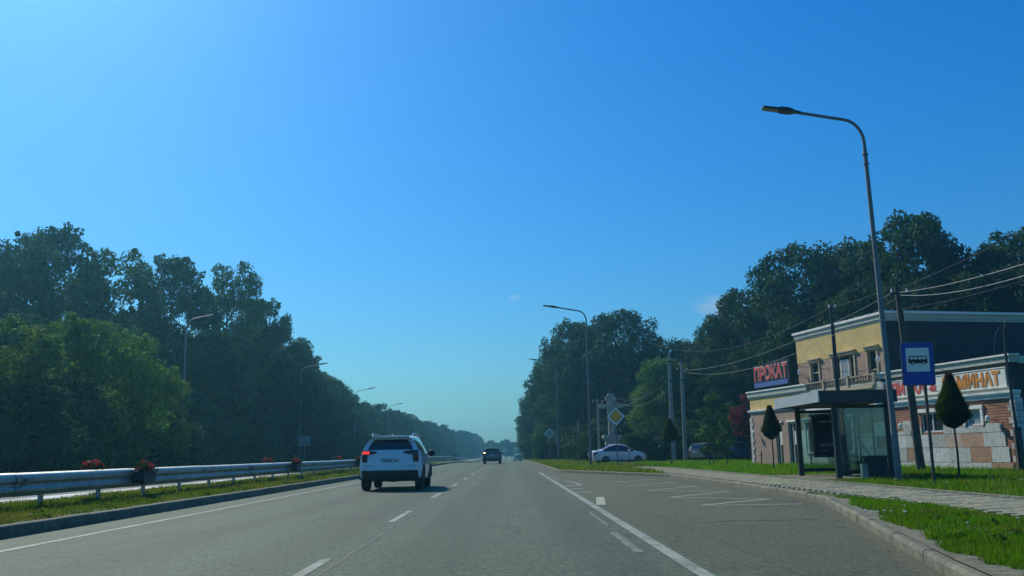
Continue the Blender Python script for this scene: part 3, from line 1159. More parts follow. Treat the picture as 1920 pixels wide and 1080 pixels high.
# behind / between, forming the wall of foliage
LG = 'trees massed in the wood left of the road'
LL = 'dark broadleaf tree massed in the wood left of the road'
for x, y, h in [(-43, 62, 14), (-36, 66, 12.5), (-33, 72, 13), (-30, 70, 11.5), (-29, 77, 12.5), (-27, 82, 12), (-45, 80, 16), (-41, 88, 15.5), (-36, 92, 15), (-31, 96, 14.5), (-30, 104, 14.5),
                (-27, 100, 13), (-27.5, 114, 14.3), (-27, 122, 13.6), (-26, 129, 12), (-27, 142, 12.5), (-33, 118, 15), (-48, 70, 16), (-50, 84, 18), (-33, 62, 11), (-44, 55, 13), (-37, 57, 11)]:
    tree(random.choice(['tall_a', 'tall_c', 'tall_c']), x, y, h, zone(x, y), group=LG, wid=random.uniform(.95, 1.15))
y = 149
while y < 520:
    xx = -25.5 + max(0, (y - 250)) * 0.035
    tree(random.choice(['tall_a', 'tall_c', 'round_b']), xx + random.uniform(-2.5, .5), y, random.uniform(10.6, 12.6), zone(xx, y), group=LG, wid=1.0, z=dip(y))
    tree('tall_c', xx - 7 + random.uniform(-2, 2), y + 3, random.uniform(11, 13), zone(xx - 7, y).replace('front', 'back'), group=LG, wid=1.15, z=dip(y))
    y += random.uniform(6.5, 8.5) * (1 + (y - 149) / 400)
# far end of the road closes with a wood
FG = 'trees closing the far end of the road'
for i in range(15):
    tree(random.choice(['tall_c', 'round_b', 'round_a']), -22 + i * 3.6 + random.uniform(-1, 1), 405 + random.uniform(-12, 25), random.uniform(6.8, 8.6),
         'far hazy tree closing the view at the end of the road', group=FG, wid=1.15, z=dip(405))
# undergrowth filling the foot of the wood
UG = 'shrubs along the foot of the left wood'
y = 40
while y < 250:
    sx_ = -24.8 + random.uniform(-1.5, 1.0)
    tree(random.choice(['shrub_a', 'shrub_b', 'shrub_a']), sx_, y, random.uniform(3.6, 5.6), shrub_zone(sx_, y), 'shrub', UG, 1.1)
    if y < 150:
        tree('shrub_a', -30.5 + random.uniform(-2, 2), y + 1, random.uniform(5, 8), shrub_zone(-32, y + 1), 'shrub', UG, 1.1)
    y += random.uniform(2.8, 3.8) * (1 + max(0, y - 80) / 90)
# --- right side beyond the side street
tree('round_a', 14.0, 116, 18.8, 'huge dark domed tree behind the stone cross', wid=.95)
tree('round_b', 8.6, 120, 18.0, 'dark tree behind the second right street lamp', wid=.78)
tree('round_a', 19.6, 112, 14.6, 'dark tree between the domed tree and the pale bushy tree', wid=.85)
tree('round_b', 23.6, 108, 11.8, 'dark tree in the dip of the right skyline left of the building wood', wid=.8)
tree('round_b', 7.4, 133, 15.8, 'dark tree behind the grey diamond sign', wid=.82)
RG = 'trees lining the right side of the far road'
RL = 'dark green tree lining the right side of the far road'
for x, y, h in [(6.9, 150, 14.2), (6.6, 168, 13.0), (6.4, 186, 11.8), (6.2, 206, 10.8), (6.0, 228, 10.2), (6.0, 252, 9.8), (7, 280, 9.6), (7, 312, 10), (7, 350, 10), (7.5, 395, 10),
                (13, 140, 15), (13, 160, 14), (18, 132, 15), (26, 122, 15)]:
    tree(random.choice(['round_a', 'round_b']), x, y, h, RL, group=RG, wid=.92)
tree('bush', 16.0, 93, 10.2, 'paler green bushy tree left of the twin concrete poles', wid=.98)
# wood behind the building
for x, y, h, k, lab, w in [
        (22.6, 100, 14.6, 'round_b', 'lower tree on the left slope of the wood behind the building', .66),
        (25.5, 95, 17.6, 'round_a', 'rounded shoulder tree left in the wood behind the building', .85),
        (29.6, 89, 20.8, 'round_a', 'broad dark crown above the red letter sign', .88),
        (33.6, 84, 20.0, 'round_b', 'dark tree left of the big street lamp pole behind the building', .75),
        (36.4, 79, 21.2, 'round_b', 'tallest ragged crown right of the big street lamp pole', .72),
        (40.6, 77, 18.0, 'round_a', 'dark crown in the skyline notch behind the building', .72),
        (44.5, 75, 19.0, 'round_b', 'dark tree at the right frame edge behind the building', .8)]:
    tree(k, x, y, h, lab, wid=w)
BG_ = 'trees filling the wood behind the shop building'
for x, y, h in [(24, 88, 11), (27, 82, 13), (32, 78, 15), (36, 73, 15), (41, 70, 15), (46, 69, 16), (49, 78, 18), (20.5, 88, 8.5), (20, 95, 10), (29, 100, 17), (35, 92, 18)]:
    tree('round_a', x, y, h, zone_right(x, y), group=BG_, wid=.85)
SG = 'shrubs around the stone cross and side street'
for x, y, h in [(9.6, 91, 3.4), (8.2, 92, 3.0), (6.6, 109, 3.6), (8.2, 105, 4), (9.6, 99, 4.5), (11.5, 84, 2.6), (13.2, 85, 3), (15.2, 83, 3), (18, 83, 4), (20.8, 84, 5), (23.5, 83, 5), (4.8, 112, 4), (5, 125, 4), (4.6, 140, 4), (5, 160, 4)]:
    tree(random.choice(['shrub_a', 'shrub_b']), x, y, h, 'dark shrub ' + ('before the far right trees beyond the grey diamond sign' if y > 103 else 'behind the pole and cross left of the sedan' if x < 10 else 'behind the sedan and right of the stone cross' if x < 16 else 'behind the parked hatchback and red tree'), 'shrub', SG, 1.0)
tree('red', 18.6, 70.5, 5.2, 'small red leaved tree left of the building corner', wid=1.15)
tree('sapling', 15.6, 69.5, 5.2, 'pale leaved young tree between the concrete poles and the red tree', wid=1.1)
tree('sapling', 16.7, 70.5, 3.2, 'low yellowish sapling beside the beige hatchback', wid=1.2)


# ---------------------------------------------------------------- clipped thujas on stems
def thuja(x, y, hb, ht, wmax, label):
    z = verge_z(x, y)
    root = empty('thuja_standard', (x, y, z), random.uniform(0, 6), label, 'thuja', 'clipped thujas on stems along the footway')
    rng = np.random.default_rng(int(x * 100))
    prof = [(0.0, 0.10), (0.08, 0.55), (0.2, 0.92), (0.28, 1.0), (0.45, 0.80), (0.6, 0.60), (0.75, 0.40), (0.88, 0.20), (1.0, 0.02)]
    core = MB()
    core.lathe([(wmax / 2 * r * 0.74, hb + (ht - hb) * t) for t, r in prof], 14)
    n = 13000
    t = rng.random(n) ** 1.15
    rr = np.interp(t, [p[0] for p in prof], [p[1] for p in prof]) * wmax / 2
    a = rng.random(n) * 2 * PI
    lump = 1 + 0.09 * np.sin(a * 3 + t * 9) + 0.08 * np.sin(a * 5 - t * 23) + 0.05 * np.sin(a * 9 + t * 41)
    r0 = rr * lump * (0.70 + 0.32 * rng.random(n))
    p = np.stack([r0 * np.cos(a), r0 * np.sin(a), hb + (ht - hb) * t], 1)
    d = np.stack([np.cos(a) * 0.8, np.sin(a) * 0.8, 0.9 + 0 * a], 1) + rng.normal(size=(n, 3)) * 0.35
    d /= np.linalg.norm(d, axis=1)[:, None]
    s = np.cross(d, rng.normal(size=(n, 3)))
    s /= np.linalg.norm(s, axis=1)[:, None]
    L_ = (0.05 + 0.11 * rng.random(n) ** 2)[:, None]
    tip = (t + 0.06 * rng.normal(size=n)) > 0.86
    tri = np.stack([p - s * 0.015, p + s * 0.015, p + d * L_], 1)
    V = tri[~tip].reshape(-1, 3)
    VT = tri[tip].reshape(-1, 3)
    crown = core.build('crown', M['leaf_thuja'], root, True, 80)
    o = link('sprays', np_mesh('sprays', V, np.arange(len(V)).reshape(-1, 3), M['leaf_thuja']), crown)
    link('brown_tip', np_mesh('brown_tip', VT, np.arange(len(VT)).reshape(-1, 3), M['thuja_tip']), crown)
    MB().tube([(0, 0, -0.1), (0.02, 0.01, hb * 0.5), (0, 0, hb + 0.2)], [0.035, 0.03, 0.028], 7).build('stem', M['bark'], root, True)
    return root


thuja(12.95, 26.6, 1.42, 2.95, 0.86, 'large clipped thuja on a thin stem before the banner building')
thuja(10.95, 38.2, 1.34, 2.68, 0.70, 'clipped thuja on a stem left of the bus shelter')
thuja(10.3, 58.5, 1.5, 2.9, 1.05, 'clipped thuja in front of the twin concrete poles')


# ================================================================ street lamps
def make_lamp():
    root = empty('street_lamp')
    MB().lathe([(0.13, 0.0), (0.13, 0.05), (0.095, 0.07), (0.095, 1.4), (0.085, 1.45), (0.058, 9.6), (0.058, 9.7)], 14).build('pole', M['galv'], root, True, 30)
    MB().lathe([(0.085, 9.55), (0.085, 9.6), (0.06, 9.62)], 12).build('collar', M['galv'], root, True)
    MB().lathe([(0.08, 9.25), (0.08, 9.29), (0.06, 9.3)], 12).build('collar', M['galv'], root, True)
    arc = [(0, 0, 9.6), (0, 0, 9.95)]
    for k in range(1, 9):
        a = PI / 2 * k / 8 * 0.9
        arc.append((-0.62 * (1 - math.cos(a)), 0, 9.95 + 0.74 * math.sin(a)))
    lx, _, lz = arc[-1]
    arc.append((-1.98, 0, lz + 0.28))
    MB().tube(arc, [0.05] * 3 + [0.046] * (len(arc) - 3), 10).build('arm', M['galv'], root, True)
    x0, z0 = -1.95, lz + 0.275
    hd = MB()

    def sec(x, w, h, dz):
        return [(x, -w / 2, z0 + dz - h * .3), (x, -w / 2 * 0.85, z0 + dz + h * .5), (x, w / 2 * 0.85, z0 + dz + h * .5), (x, w / 2, z0 + dz - h * .3), (x, w * .4, z0 + dz - h * .5), (x, -w * .4, z0 + dz - h * .5)]
    secs = [sec(x0 + .12, .09, .08, -.01), sec(x0 - .06, .11, .09, .02), sec(x0 - .12, .22, .12, .03), sec(x0 - .24, .31, .14, .05), sec(x0 - .48, .33, .13, .09), sec(x0 - .56, .30, .08, .10), sec(x0 - 1.02, .28, .06, .175)]
    vs = [p for s_ in secs for p in s_]
    fs = [tuple(range(5, -1, -1)), tuple(36 + k for k in range(6))]
    for i in range(6):
        for k in range(6):
            fs.append((i * 6 + k, i * 6 + (k + 1) % 6, (i + 1) * 6 + (k + 1) % 6, (i + 1) * 6 + k))
    hd.add(vs, fs)
    head = hd.build('lamp_head', M['dark_metal'], root)
    xa, xb = x0 - .58, x0 - 1.0
    MB().add([(xa, -.12, z0 + .058), (xa, .12, z0 + .058), (xb, .12, z0 + .126), (xb, -.12, z0 + .126)], [(0, 1, 2, 3)]).build('led_panel', M['curtain'], head)
    return root


LAMP0 = make_lamp()
first_lamp = True


def lamp(x, y, face, label, z):
    global first_lamp
    o = LAMP0 if first_lamp else copy_tree(LAMP0)
    first_lamp = False
    o.location = (x, y, z)
    o.rotation_euler = (0, 0, face)
    tag(o, label, 'street lamp', 'street lamps along both sides of the road')
    return o


l1 = lamp(10.95, 26.0, 0, 'nearest tall street lamp, beside the bus shelter', .17)
l1.rotation_euler = (0.0, R(-0.6), R(0))
lamp(5.55, 62.5, R(-4), 'street lamp in front of the domed tree, left of the white sedan', .14)
lamp(5.35, 99, R(-3), 'street lamp behind the grey diamond sign', .14)
lamp(5.1, 135.5, 0, 'farthest street lamp on the right, before the dark trees', dip(135) + .14)
lamp(-22.4, 63, PI, 'nearest street lamp of the left side, before bright green trees', .15)
lamp(-22.6, 99.5, PI, 'second street lamp of the left side, arm against the sky', .15)
lamp(-22.7, 136, PI, 'third street lamp of the left side, left of the white car', dip(136) + .15)
lamp(-22.7, 173, PI, 'fourth street lamp of the left side, behind the white car', dip(173) + .15)


# ================================================================ crash barrier with planters
RX = -9.0
guard = empty('crash_barrier', (RX, 12, 0), 0, 'galvanised steel crash barrier running along the grassy median', 'barrier')
# W profile, (x towards the road, z)
prof = [(-0.055, 0.922), (0.03, 0.897), (0.060, 0.868), (0.072, 0.838), (0.072, 0.765), (0.03, 0.715), (0.03, 0.68), (0.070, 0.63), (0.070, 0.58), (0.03, 0.525), (0.022, 0.50), (0.0, 0.495)]
inner = [(x - 0.012, z) for x, z in prof]
SEG = 5.0


def rail_mesh(l, dz):
    mb = MB()
    loop = prof + inner[::-1]
    n = len(loop)
    v = [(x, 0, z) for x, z in loop] + [(x, l, z + dz) for x, z in loop]
    f = [((i + 1) % n, i, n + i, n + (i + 1) % n) for i in range(n)]
    return mb.add(v, f).mesh('rail_beam', M['rail'], True, 25)


flat_rail = rail_mesh(SEG - 0.01, 0)
splice_me = rail_mesh(0.32, 0)
post_me = MB().box(-0.10, -0.035, -0.05, 0.05, -0.35, 0.885).box(-0.033, -0.013, -0.05, 0.05, 0.55, 0.84).mesh('post', M['rail'])
bolt_me = MB().lathe([(0.022, 0.02), (0.022, 0.035), (0.012, 0.042)], 8, 'x').mesh('bolt', M['dark_metal'])
y = 0.0
k = 0
while y < 190:
    Y = y + 12
    dz = dip(Y + SEG) - dip(Y)
    me = flat_rail if abs(dz) < 1e-4 else rail_mesh(SEG - 0.01, dz)
    o = link('rail_beam', me, guard)
    o.location = (0, y, dip(Y) + 0.012)
    if y < 40:
        for zz_ in (0.70,):
            for dy in (0.06, 0.16):
                b_ = link('bolt', bolt_me, o)
                b_.location = (-0.002, dy, zz_)
                b_ = link('bolt', bolt_me, o)
                b_.location = (0.062, dy, 0.79)
    if y < 60:
        sp_ = link('splice_plate', splice_me, guard)
        sp_.location = (0.004, y - 0.16, dip(Y) + 0.012)
        o.rotation_euler = (random.uniform(-.0015, .0015), random.uniform(-.02, .02), 0)
    for d in (0, 2.5):
        if Y + d < 130:
            p = link('post', post_me, guard)
            p.location = (0, y + d + 1.0, dip(Y + d) + 0.01)
    y += SEG
    k += 1


def flowers(rng_seed, w, h, parent, n=260):
    rng = np.random.default_rng(rng_seed)
    c = [np.array([rng.uniform(-.25, .25) * w / .8 * .8, rng.uniform(-.08, .08), rng.uniform(0, h)]) for _ in range(9)]
    V, F = leaf_cloud(rng, c, [0.13] * 9, [n // 9] * 9, 0.075)
    link('petals', np_mesh('petals', V, F, M['flower_red']), parent)
    c = [np.array([rng.uniform(-.42, .42) * w, rng.uniform(-.10, .10), rng.uniform(-.03, h * .7)]) for _ in range(10)]
    V, F = leaf_cloud(rng, c, [0.14] * 10, [24] * 10, 0.09)
    link('foliage', np_mesh('foliage', V, F, M['leaf_dark']), parent)


def planter(x, y, z, seed, label):
    root = empty('flower_planter', (x, y, z), PI / 2, label, 'planter', 'flower planters hung on the crash barrier')
    tub = MB()
    sh = [(-.40, .30), (-.41, .28), (-.385, .27), (-.36, .10), (-.30, .02), (-.22, 0.0), (.22, 0.0), (.30, .02), (.36, .10), (.385, .27), (.41, .28), (.40, .30)]
    tub.prism_y([(a, b_) for a, b_ in sh], -0.13, 0.13)
    tub.build('tub', M['planter'], root)
    e = empty('geraniums', (0, 0, .33))
    e.parent = root
    flowers(seed, .8, .14, e)
    return root


planter(RX + .24, 22.3, .56, 1, 'nearest red geranium planter on the road side of the barrier')
planter(RX + .24, 38.0, .56, 2, 'second red geranium planter on the road side, left of the white car')
planter(RX + .24, 54.0, .56, 3, 'third geranium planter on the road side, hidden mostly behind the white car')
planter(RX - .26, 20.6, .60, 4, 'nearest geranium planter on the far side of the barrier, flowers peeking over')
planter(RX - .26, 35.6, .60, 5, 'second geranium planter on the far side of the barrier')
planter(RX - .26, 50.2, .60, 6, 'third geranium planter on the far side of the barrier, beside the white car')


# ================================================================ shop building
TH = math.atan2(.2122, .9772)
BX, BY = 18.2, 32.7
bld = empty('shop_building', (BX, BY, 0), TH, 'two storey shop building with yellow and brown brick, marble patchwork and white cornices', 'building')
# local frame: x = into the plot, y = along the facade away from the camera, z up
LOW, UP = 4.34, 7.14
UY0, UY1, UX = 7.8, 15.6, 0.55


def wall_holes(name, x, t, y0, y1, z0, z1, holes, m, parent):
    """facade slab in the YZ plane at x..x+t with rectangular openings (y0,y1,z0,z1)"""
    ysx = sorted(set([y0, y1] + [h[0] for h in holes] + [h[1] for h in holes]))
    mb = MB()
    for a, c in zip(ysx, ysx[1:]):
        cuts = sorted([(h[2], h[3]) for h in holes if h[0] <= a + 1e-6 and h[1] >= c - 1e-6])
        z = z0
        for h0, h1 in cuts:
            if h0 > z:
                mb.box(x, x + t, a, c, z, h0)
            z = h1
        if z < z1:
            mb.box(x, x + t, a, c, z, z1)
    return mb.build(name, m, parent)


def window(x, y0, y1, z0, z1, parent, frame=M['pvc'], glass=M['window'], mull=(), trans=(), surround=None, fw=0.06, sill=True):
    """window unit in an opening, set back behind the wall face"""
    f = MB()
    d0, d1 = x + 0.05, x + 0.11
    f.box(d0, d1, y0, y0 + fw, z0, z1).box(d0, d1, y1 - fw, y1, z0, z1)
    f.box(d0, d1, y0 + fw, y1 - fw, z0, z0 + fw).box(d0, d1, y0 + fw, y1 - fw, z1 - fw, z1)
    for q in mull:
        f.box(d0 + .004, d1 - .004, q - fw / 2, q + fw / 2, z0 + fw, z1 - fw)
    for q in trans:
        f.box(d0 + .008, d1 - .008, y0 + fw, y1 - fw, q - fw / 2, q + fw / 2)
    w = f.build('window', frame, parent)
    ed = [y0 + fw] + sorted(mull) + [y1 - fw]
    for a, c in zip(ed, ed[1:]):
        MB().box(x + .085, x + .095, a + (fw / 2 if a in mull else 0), c - (fw / 2 if c in mull else 0), z0 + fw, z1 - fw).build('pane', glass, w)
    if surround is not None:
        MB().box(x - .05, x + .03, y0 - .10, y0 - .002, z0, z1 + .002).build('jamb', surround, w)
        MB().box(x - .05, x + .03, y1 + .002, y1 + .10, z0, z1 + .002).build('jamb', surround, w)
        MB().box(x - .09, x + .03, y0 - .16, y1 + .16, z1 + .004, z1 + .13).box(x - .14, x + .03, y0 - .21, y1 + .21, z1 + .132, z1 + .19).build('lintel', surround, w)
    if sill:
        MB().box(x - .07, x + .05, y0 - .08, y1 + .08, z0 - .07, z0 - .003).build('sill', frame, w)
    return w


# --- lower storey walls
door_holes = [(16.75, 17.45, 0.10, 2.45), (15.25, 16.1, 0.10, 2.45)]
low_wins = [(3.95, 5.25, 1.65, 2.44), (1.75, 2.6, 1.84, 2.44)]
mid_wins = [(10.2, 12.2, 0.9, 2.4), (13.1, 14.3, 0.9, 2.4)]
wall_holes('brown_wall', 0.0, 0.3, 14.0, 20.1, -0.2, 3.12, door_holes + [(14.1, 14.3, .9, 2.4)], M['brick_brown'], bld)
wall_holes('brick_wall', 0.0, 0.3, 0.30, 14.0, -0.2, 2.74, low_wins + [mid_wins[0], (13.1, 14.0, .9, 2.4)], M['brick_red'], bld)
MB().box(0.012, 0.3, 14.0, 20.2, 3.29, 3.90).build('yellow_wall', M['brick_yellow'], bld)
MB().box(0.012, 0.3, 0.12, 14.0, 3.06, 3.98).build('fascia_wall', M['grey_trim'], bld)
MB().box(0.02, 9.0, 0.05, 0.3, -0.2, 3.98).build('shaded_side_wall', M['shaded_wall'], bld)
MB().box(0.02, 9.0, 20.0, 20.24, -0.2, 3.9).build('far_side_wall', M['brick_brown'], bld)
MB().box(0.1, 9.0, 0.1, 20.2, 3.99, 4.10).build('lower_roof', M['roofing'], bld)
MB().box(8.9, 9.1, 0.1, 20.2, -0.2, 3.9).build('rear_wall', M['brick_brown'], bld)
# white string courses
for (a, c, z0_, z1_, pr) in ((13.98, 20.32, 3.13, 3.19, .06), (13.98, 20.36, 3.20, 3.28, .10), (-.06, 13.97, 2.76, 2.86, .07), (-.10, 13.97, 2.88, 2.94, .12), (-.13, 13.97, 2.95, 3.04, .15)):
    MB().box(-pr, 0.2, a, c, z0_, z1_).build('string_course', M['white_paint'], bld)
# parapet cornices of the lower storey
MB().box(-0.03, 0.3, 13.9, 20.32, 3.91, 4.0).box(-.07, .3, 13.9, 20.36, 4.004, 4.26).build('parapet', M['grey_trim'], bld)
MB().box(-0.12, 0.3, 13.9, 20.42, 4.264, 4.34).build('coping', M['white_paint'], bld)
MB().box(-0.10, 0.3, -.06, 7.75, 4.04, 4.27).build('parapet', M['grey_trim'], bld)
MB().box(-0.16, 0.3, -.14, 7.75, 4.274, 4.34).build('coping', M['white_paint'], bld)
MB().box(0.32, 9.1, -.06, 0.2, 3.99, 4.27).build('side_parapet', M['grey_trim'], bld)
vent = MB()
for i in range(60):
    yv = 0.2 + i * 0.125
    vent.box(-0.085, -0.02, yv, yv + 0.07, 3.93, 4.035)
go = vent.build('vent_grille', M['dark_metal'], bld)
# --- upper storey
up_wins = [(13.55, 14.3, 3.95, 5.42), (10.45, 12.25, 3.95, 5.5), (8.65, 9.35, 3.75, 5.52)]
wall_holes('upper_brown_wall', UX, 0.3, UY0 + .3, UY1, 3.7, 5.50, [(13.55, 14.3, 3.95, 5.42), (10.45, 12.25, 3.95, 5.498), (8.65, 9.35, 3.75, 5.498)], M['brick_brown'], bld)
MB().box(UX - .012, UX + .3, UY0 + .02, UY1 + .01, 5.504, 6.69).build('upper_yellow_wall', M['brick_yellow'], bld)
MB().box(UX + .0, 13.0, UY0, UY0 + .3, 3.7, 6.69).build('shaded_gable_wall', M['shaded_wall'], bld)
MB().box(UX + .31, 13.0, UY1 - .3, UY1 - .01, 3.7, 6.69).build('far_gable_wall', M['shaded_wall'], bld)
MB().box(12.7, 12.99, UY0 + .31, UY1 - .31, 3.7, 6.69).build('upper_rear_wall', M['shaded_wall'], bld)
for (pr, z0_, z1_) in ((.03, 6.70, 6.80), (.07, 6.804, 7.02)):
    MB().box(UX - pr, 13.1, UY0 - pr, UY1 + pr, z0_, z1_).build('cornice', M['grey_trim'], bld)
MB().box(UX - .13, 13.2, UY0 - .18, UY1 + .16, 7.024, UP).build('coping', M['white_paint'], bld)
MB().tube([(UX - .06, UY0 + .12, 3.95), (UX - .06, UY0 + .12, 6.68)], .05, 8).build('downpipe', M['sign_white'], bld, True)
window(UX, *up_wins[0], bld, M['beige'], M['window'], trans=(4.9,), surround=M['beige'], sill=False)
w_ = window(UX, *up_wins[1], bld, M['beige'], M['window'], mull=(10.9, 11.75), surround=M['beige'], sill=False)
MB().box(UX + .03, UX + .08, 10.97, 11.05, 4.0, 5.3).box(UX + .03, UX + .08, 11.60, 11.68, 4.0, 5.3).box(UX + .03, UX + .08, 11.05, 11.60, 5.22, 5.3).box(UX + .03, UX + .08, 11.05, 11.60, 4.0, 4.1).build('balcony_door_frame', M['pvc'], w_)
MB().box(UX + .045, UX + .06, 11.05, 11.60, 4.1, 5.22).build('balcony_door_pane', M['curtain'], w_)
window(UX, *up_wins[2], bld, M['beige'], M['window'], trans=(4.6,), surround=M['beige'], sill=False)
# balcony with balusters
MB().box(-.06, .54, 8.3, 14.35, 3.72, 3.84).build('balcony_slab', M['beige'], bld)
MB().box(.0, .12, 8.3, 14.3, 4.30, 4.36).build('handrail', M['baluster'], bld)
MB().box(.0, .12, 8.3, 14.3, 3.845, 3.90).build('plinth_rail', M['baluster'], bld)
bal = MB().lathe([(.05, 3.902), (.05, 3.93), (.03, 3.95), (.052, 4.04), (.03, 4.18), (.03, 4.25), (.05, 4.27), (.05, 4.298)], 8).mesh('baluster', M['baluster'], True)
for i in range(27):
    o = link('baluster', bal, bld)
    o.location = (.06, 8.5 + i * .213, 0)
for yv in (14.4, 12.4, 10.3, 8.25):
    MB().box(-.03, .15, yv - .08, yv + .08, 3.846, 4.42).build('balcony_pier', M['baluster'], bld)
# --- lower openings
for h in door_holes:
    d = MB().box(.10, .16, h[0], h[1], h[2], h[3]).build('door', M['window'], bld)
    fr = MB().box(.05, .098, h[0], h[0] + .07, h[2], h[3]).box(.05, .098, h[1] - .07, h[1], h[2], h[3]).box(.05, .098, h[0] + .07, h[1] - .07, h[3] - .09, h[3]).box(.05, .098, (h[0] + h[1]) / 2 - .03, (h[0] + h[1]) / 2 + .03, h[2], h[3] - .09)
    fr.build('door_frame', M['grey_trim'], d)
    MB().box(.045, .097, h[0] + .1, h[0] + .3, 1.3, 2.0).build('notice_sheet', M['sign_white'], d)
    MB().box(-.06, .04, h[0] - .1, h[1] + .1, h[3] + .02, h[3] + .12).build('lintel', M['white_paint'], d)
window(0.0, *low_wins[0], bld, M['pvc'], M['window'], mull=(4.6,), sill=False, surround=None)
MB().box(-.07, .02, 3.75, 5.45, 2.45, 2.60).build('lintel', M['white_paint'], bld)
window(0.0, *low_wins[1], bld, M['pvc'], M['curtain'], sill=False)
MB().box(-.07, .02, 1.6, 2.78, 2.45, 2.60).box(-.06, .02, 1.62, 1.745, 1.84, 2.446).box(-.06, .02, 2.605, 2.73, 1.84, 2.446).build('lintel', M['white_paint'], bld)
window(0.0, *mid_wins[0], bld, M['pvc'], M['window'], mull=(11.2,), surround=M['white_paint'])
window(0.0, *mid_wins[1], bld, M['pvc'], M['window'], surround=M['white_paint'])
# wall lanterns and an air conditioner
for yv, zv, xv in ((1.15, 2.05, 0.0), (19.5, 2.0, 0.0), (15.1, 5.0, UX), (8.25, 5.0, UX), (6.3, 1.95, 0.0)):
    MB().tube([(xv, yv, zv), (xv - .12, yv, zv + .1), (xv - .22, yv, zv + .02)], .015, 6).lathe([(.02, zv - .16), (.09, zv - .08), (.09, zv + .06), (.04, zv + .12), (.01, zv + .15)], 8, c=(xv - .24, yv, 0)).build('wall_lantern', M['white_board'], bld)
# quoins: single stones up the corners
qm = MB().bbox(0, .32, 0, .30, 0, .225, .0).mesh('quoin', M['quoin'])
for i in range(12):
    z_ = 0.03 + i * .228
    big = .34 if i % 2 == 0 else .22
    MB().box(-.035, .30, -.04, big, z_, z_ + .212).build('quoin', M['quoin'], bld)
    MB().box(-.035, .30, 20.26 - big, 20.28, z_ + .1, z_ + .312).build('quoin', M['quoin'], bld) if i < 12 else None
# marble patchwork, slab by slab (each proud or sunken a little)
random.seed(5)
rows = [(0.0, .46), (.47, 1.03), (1.04, 1.56), (1.57, 1.90)]
rowsx = {0: [], 1: [], 2: [], 3: []}
for r_, (z0_, z1_) in enumerate(rows):
    y = 0.38 + r_ * .13
    while y < 9.6:
        w = random.uniform(.75, 1.25)
        a, c = y, min(y + w, 9.9)
        if r_ == 3 and ((c > 3.9 and a < 5.3) or (c > 1.7 and a < 2.65 and False)):
            a2, c2 = a, c
            if a < 3.9:
                c = 3.93
            elif c > 5.3:
                a = 5.27
            else:
                y += w
                continue
        zt = z1_ - 0.008
        if r_ == 3 and c > 1.72 and a < 2.65:
            zt = 1.82
        if r_ == 3 and a > 5.5:
            zt = 2.16 if random.random() < .5 else 1.72
        if c - a > .1 and not (r_ == 2 and 6.9 < a < 7.6):
            d = random.uniform(.018, .032)
            MB().box(-d, 0.0 - .002, a, c - .008, z0_, zt).build('marble_slab', M['marble'], bld)
        y += w
# plywood / patched panels low on the middle part, seen through the shelter glass
for a, c, z0_, z1_, k in ((10.0, 12.4, .0, .85, 'marble'), (12.45, 13.9, .0, .85, 'marble'), (14.1, 15.2, 0.0, 2.0, 'white_board'), (12.5, 13.05, .9, 2.3, 'white_board')):
    MB().box(-.02, -.002, a, c, z0_, z1_).build('wall_panel', M[k], bld)
# banner
ban = MB().box(-.055, -.012, .24, 7.55, 3.19, 3.86).build('banner', M['white_board'], bld)
MB().box(-.075, -.012, .20, 7.6, 3.15, 3.188).box(-.075, -.012, .20, 7.6, 3.862, 3.90).build('banner_frame', M['white_paint'], ban)


def facade_text(txt, y_left, z, size, width, m, x, parent, name='lettering', bold=0.0):
    """text reading along -y (left end far from camera) on a wall facing -x"""
    me = text_mesh(txt, size, 0.008, m, bold, width)
    o = link(name, me, parent)
    o.rotation_euler = (0, 0, -PI / 2)
    o.location = (x, y_left, z)
    return o


facade_text('ПЛИТКА', 7.45, 3.25, .54, 2.75, M['letter_red'], -.066, ban, bold=.02)
facade_text('&', 4.45, 3.27, .42, .42, M['letter_red'], -.066, ban, bold=.01)
facade_text('ЛАМИНАТ', 3.72, 3.25, .54, 3.2, M['letter_orange'], -.066, ban, bold=.024)
# rental sign on the low roof: white-edged red letters on a rack
rs = empty('roof_sign', (-.05, 17.3, LOW + .005))
rs.parent = bld
MB().box(-.04, -.005, -1.9, 2.05, .10, 1.42).build('tree_shade_backing', M['poster_black_tree_shade'], rs)  # dark sheet added behind the letters in place of shaded trees
MB().box(-.075, -.042, -1.75, 1.95, .14, .40).build('blue_strip', M['strip_blue'], rs)
for yv in (-1.6, 0.1, 1.8):
    MB().tube([(.02, yv, -.02), (.02, yv, 1.3)], .025, 6).tube([(.9, yv, -.3), (.02, yv, 1.0)], .02, 6).build('rack_strut', M['dark_metal'], rs)
facade_text('ПРОКАТ', 1.93, .47, .84, 3.70, M['letter_white'], -.055, rs, 'letter_edge', .045)
facade_text('ПРОКАТ', 1.90, .50, .78, 3.64, M['letter_red'], -.075, rs, 'lettering', .006)
# cable running down the dark gable
MB().tube([(6.6, UY0 - .02, 6.6), (6.25, UY0 - .03, 6.2), (6.05, UY0 - .03, 5.5), (6.1, UY0 - .03, 4.4)], .015, 5).build('wall_cable', M['wire'], bld)

# ================================================================ bus shelter
SX0, SX1, SY0, SY1 = 10.0, 11.62, 28.0, 31.6
sh = empty('bus_shelter', (SX0, SY0, .19), 0, 'dark framed glass bus shelter with flat roof and poster case', 'bus shelter')
W_, D_ = SX1 - SX0, SY1 - SY0
post_prof = .055
for nm, px_, py_ in (('post', 0, 0), ('post', 0, D_), ('post', W_, 0), ('post', W_, D_)):
    MB().box(px_ - .08, px_ + .08, py_ - .06, py_ + .06, -.06, 2.30).build('post', M['dark_metal'], sh)
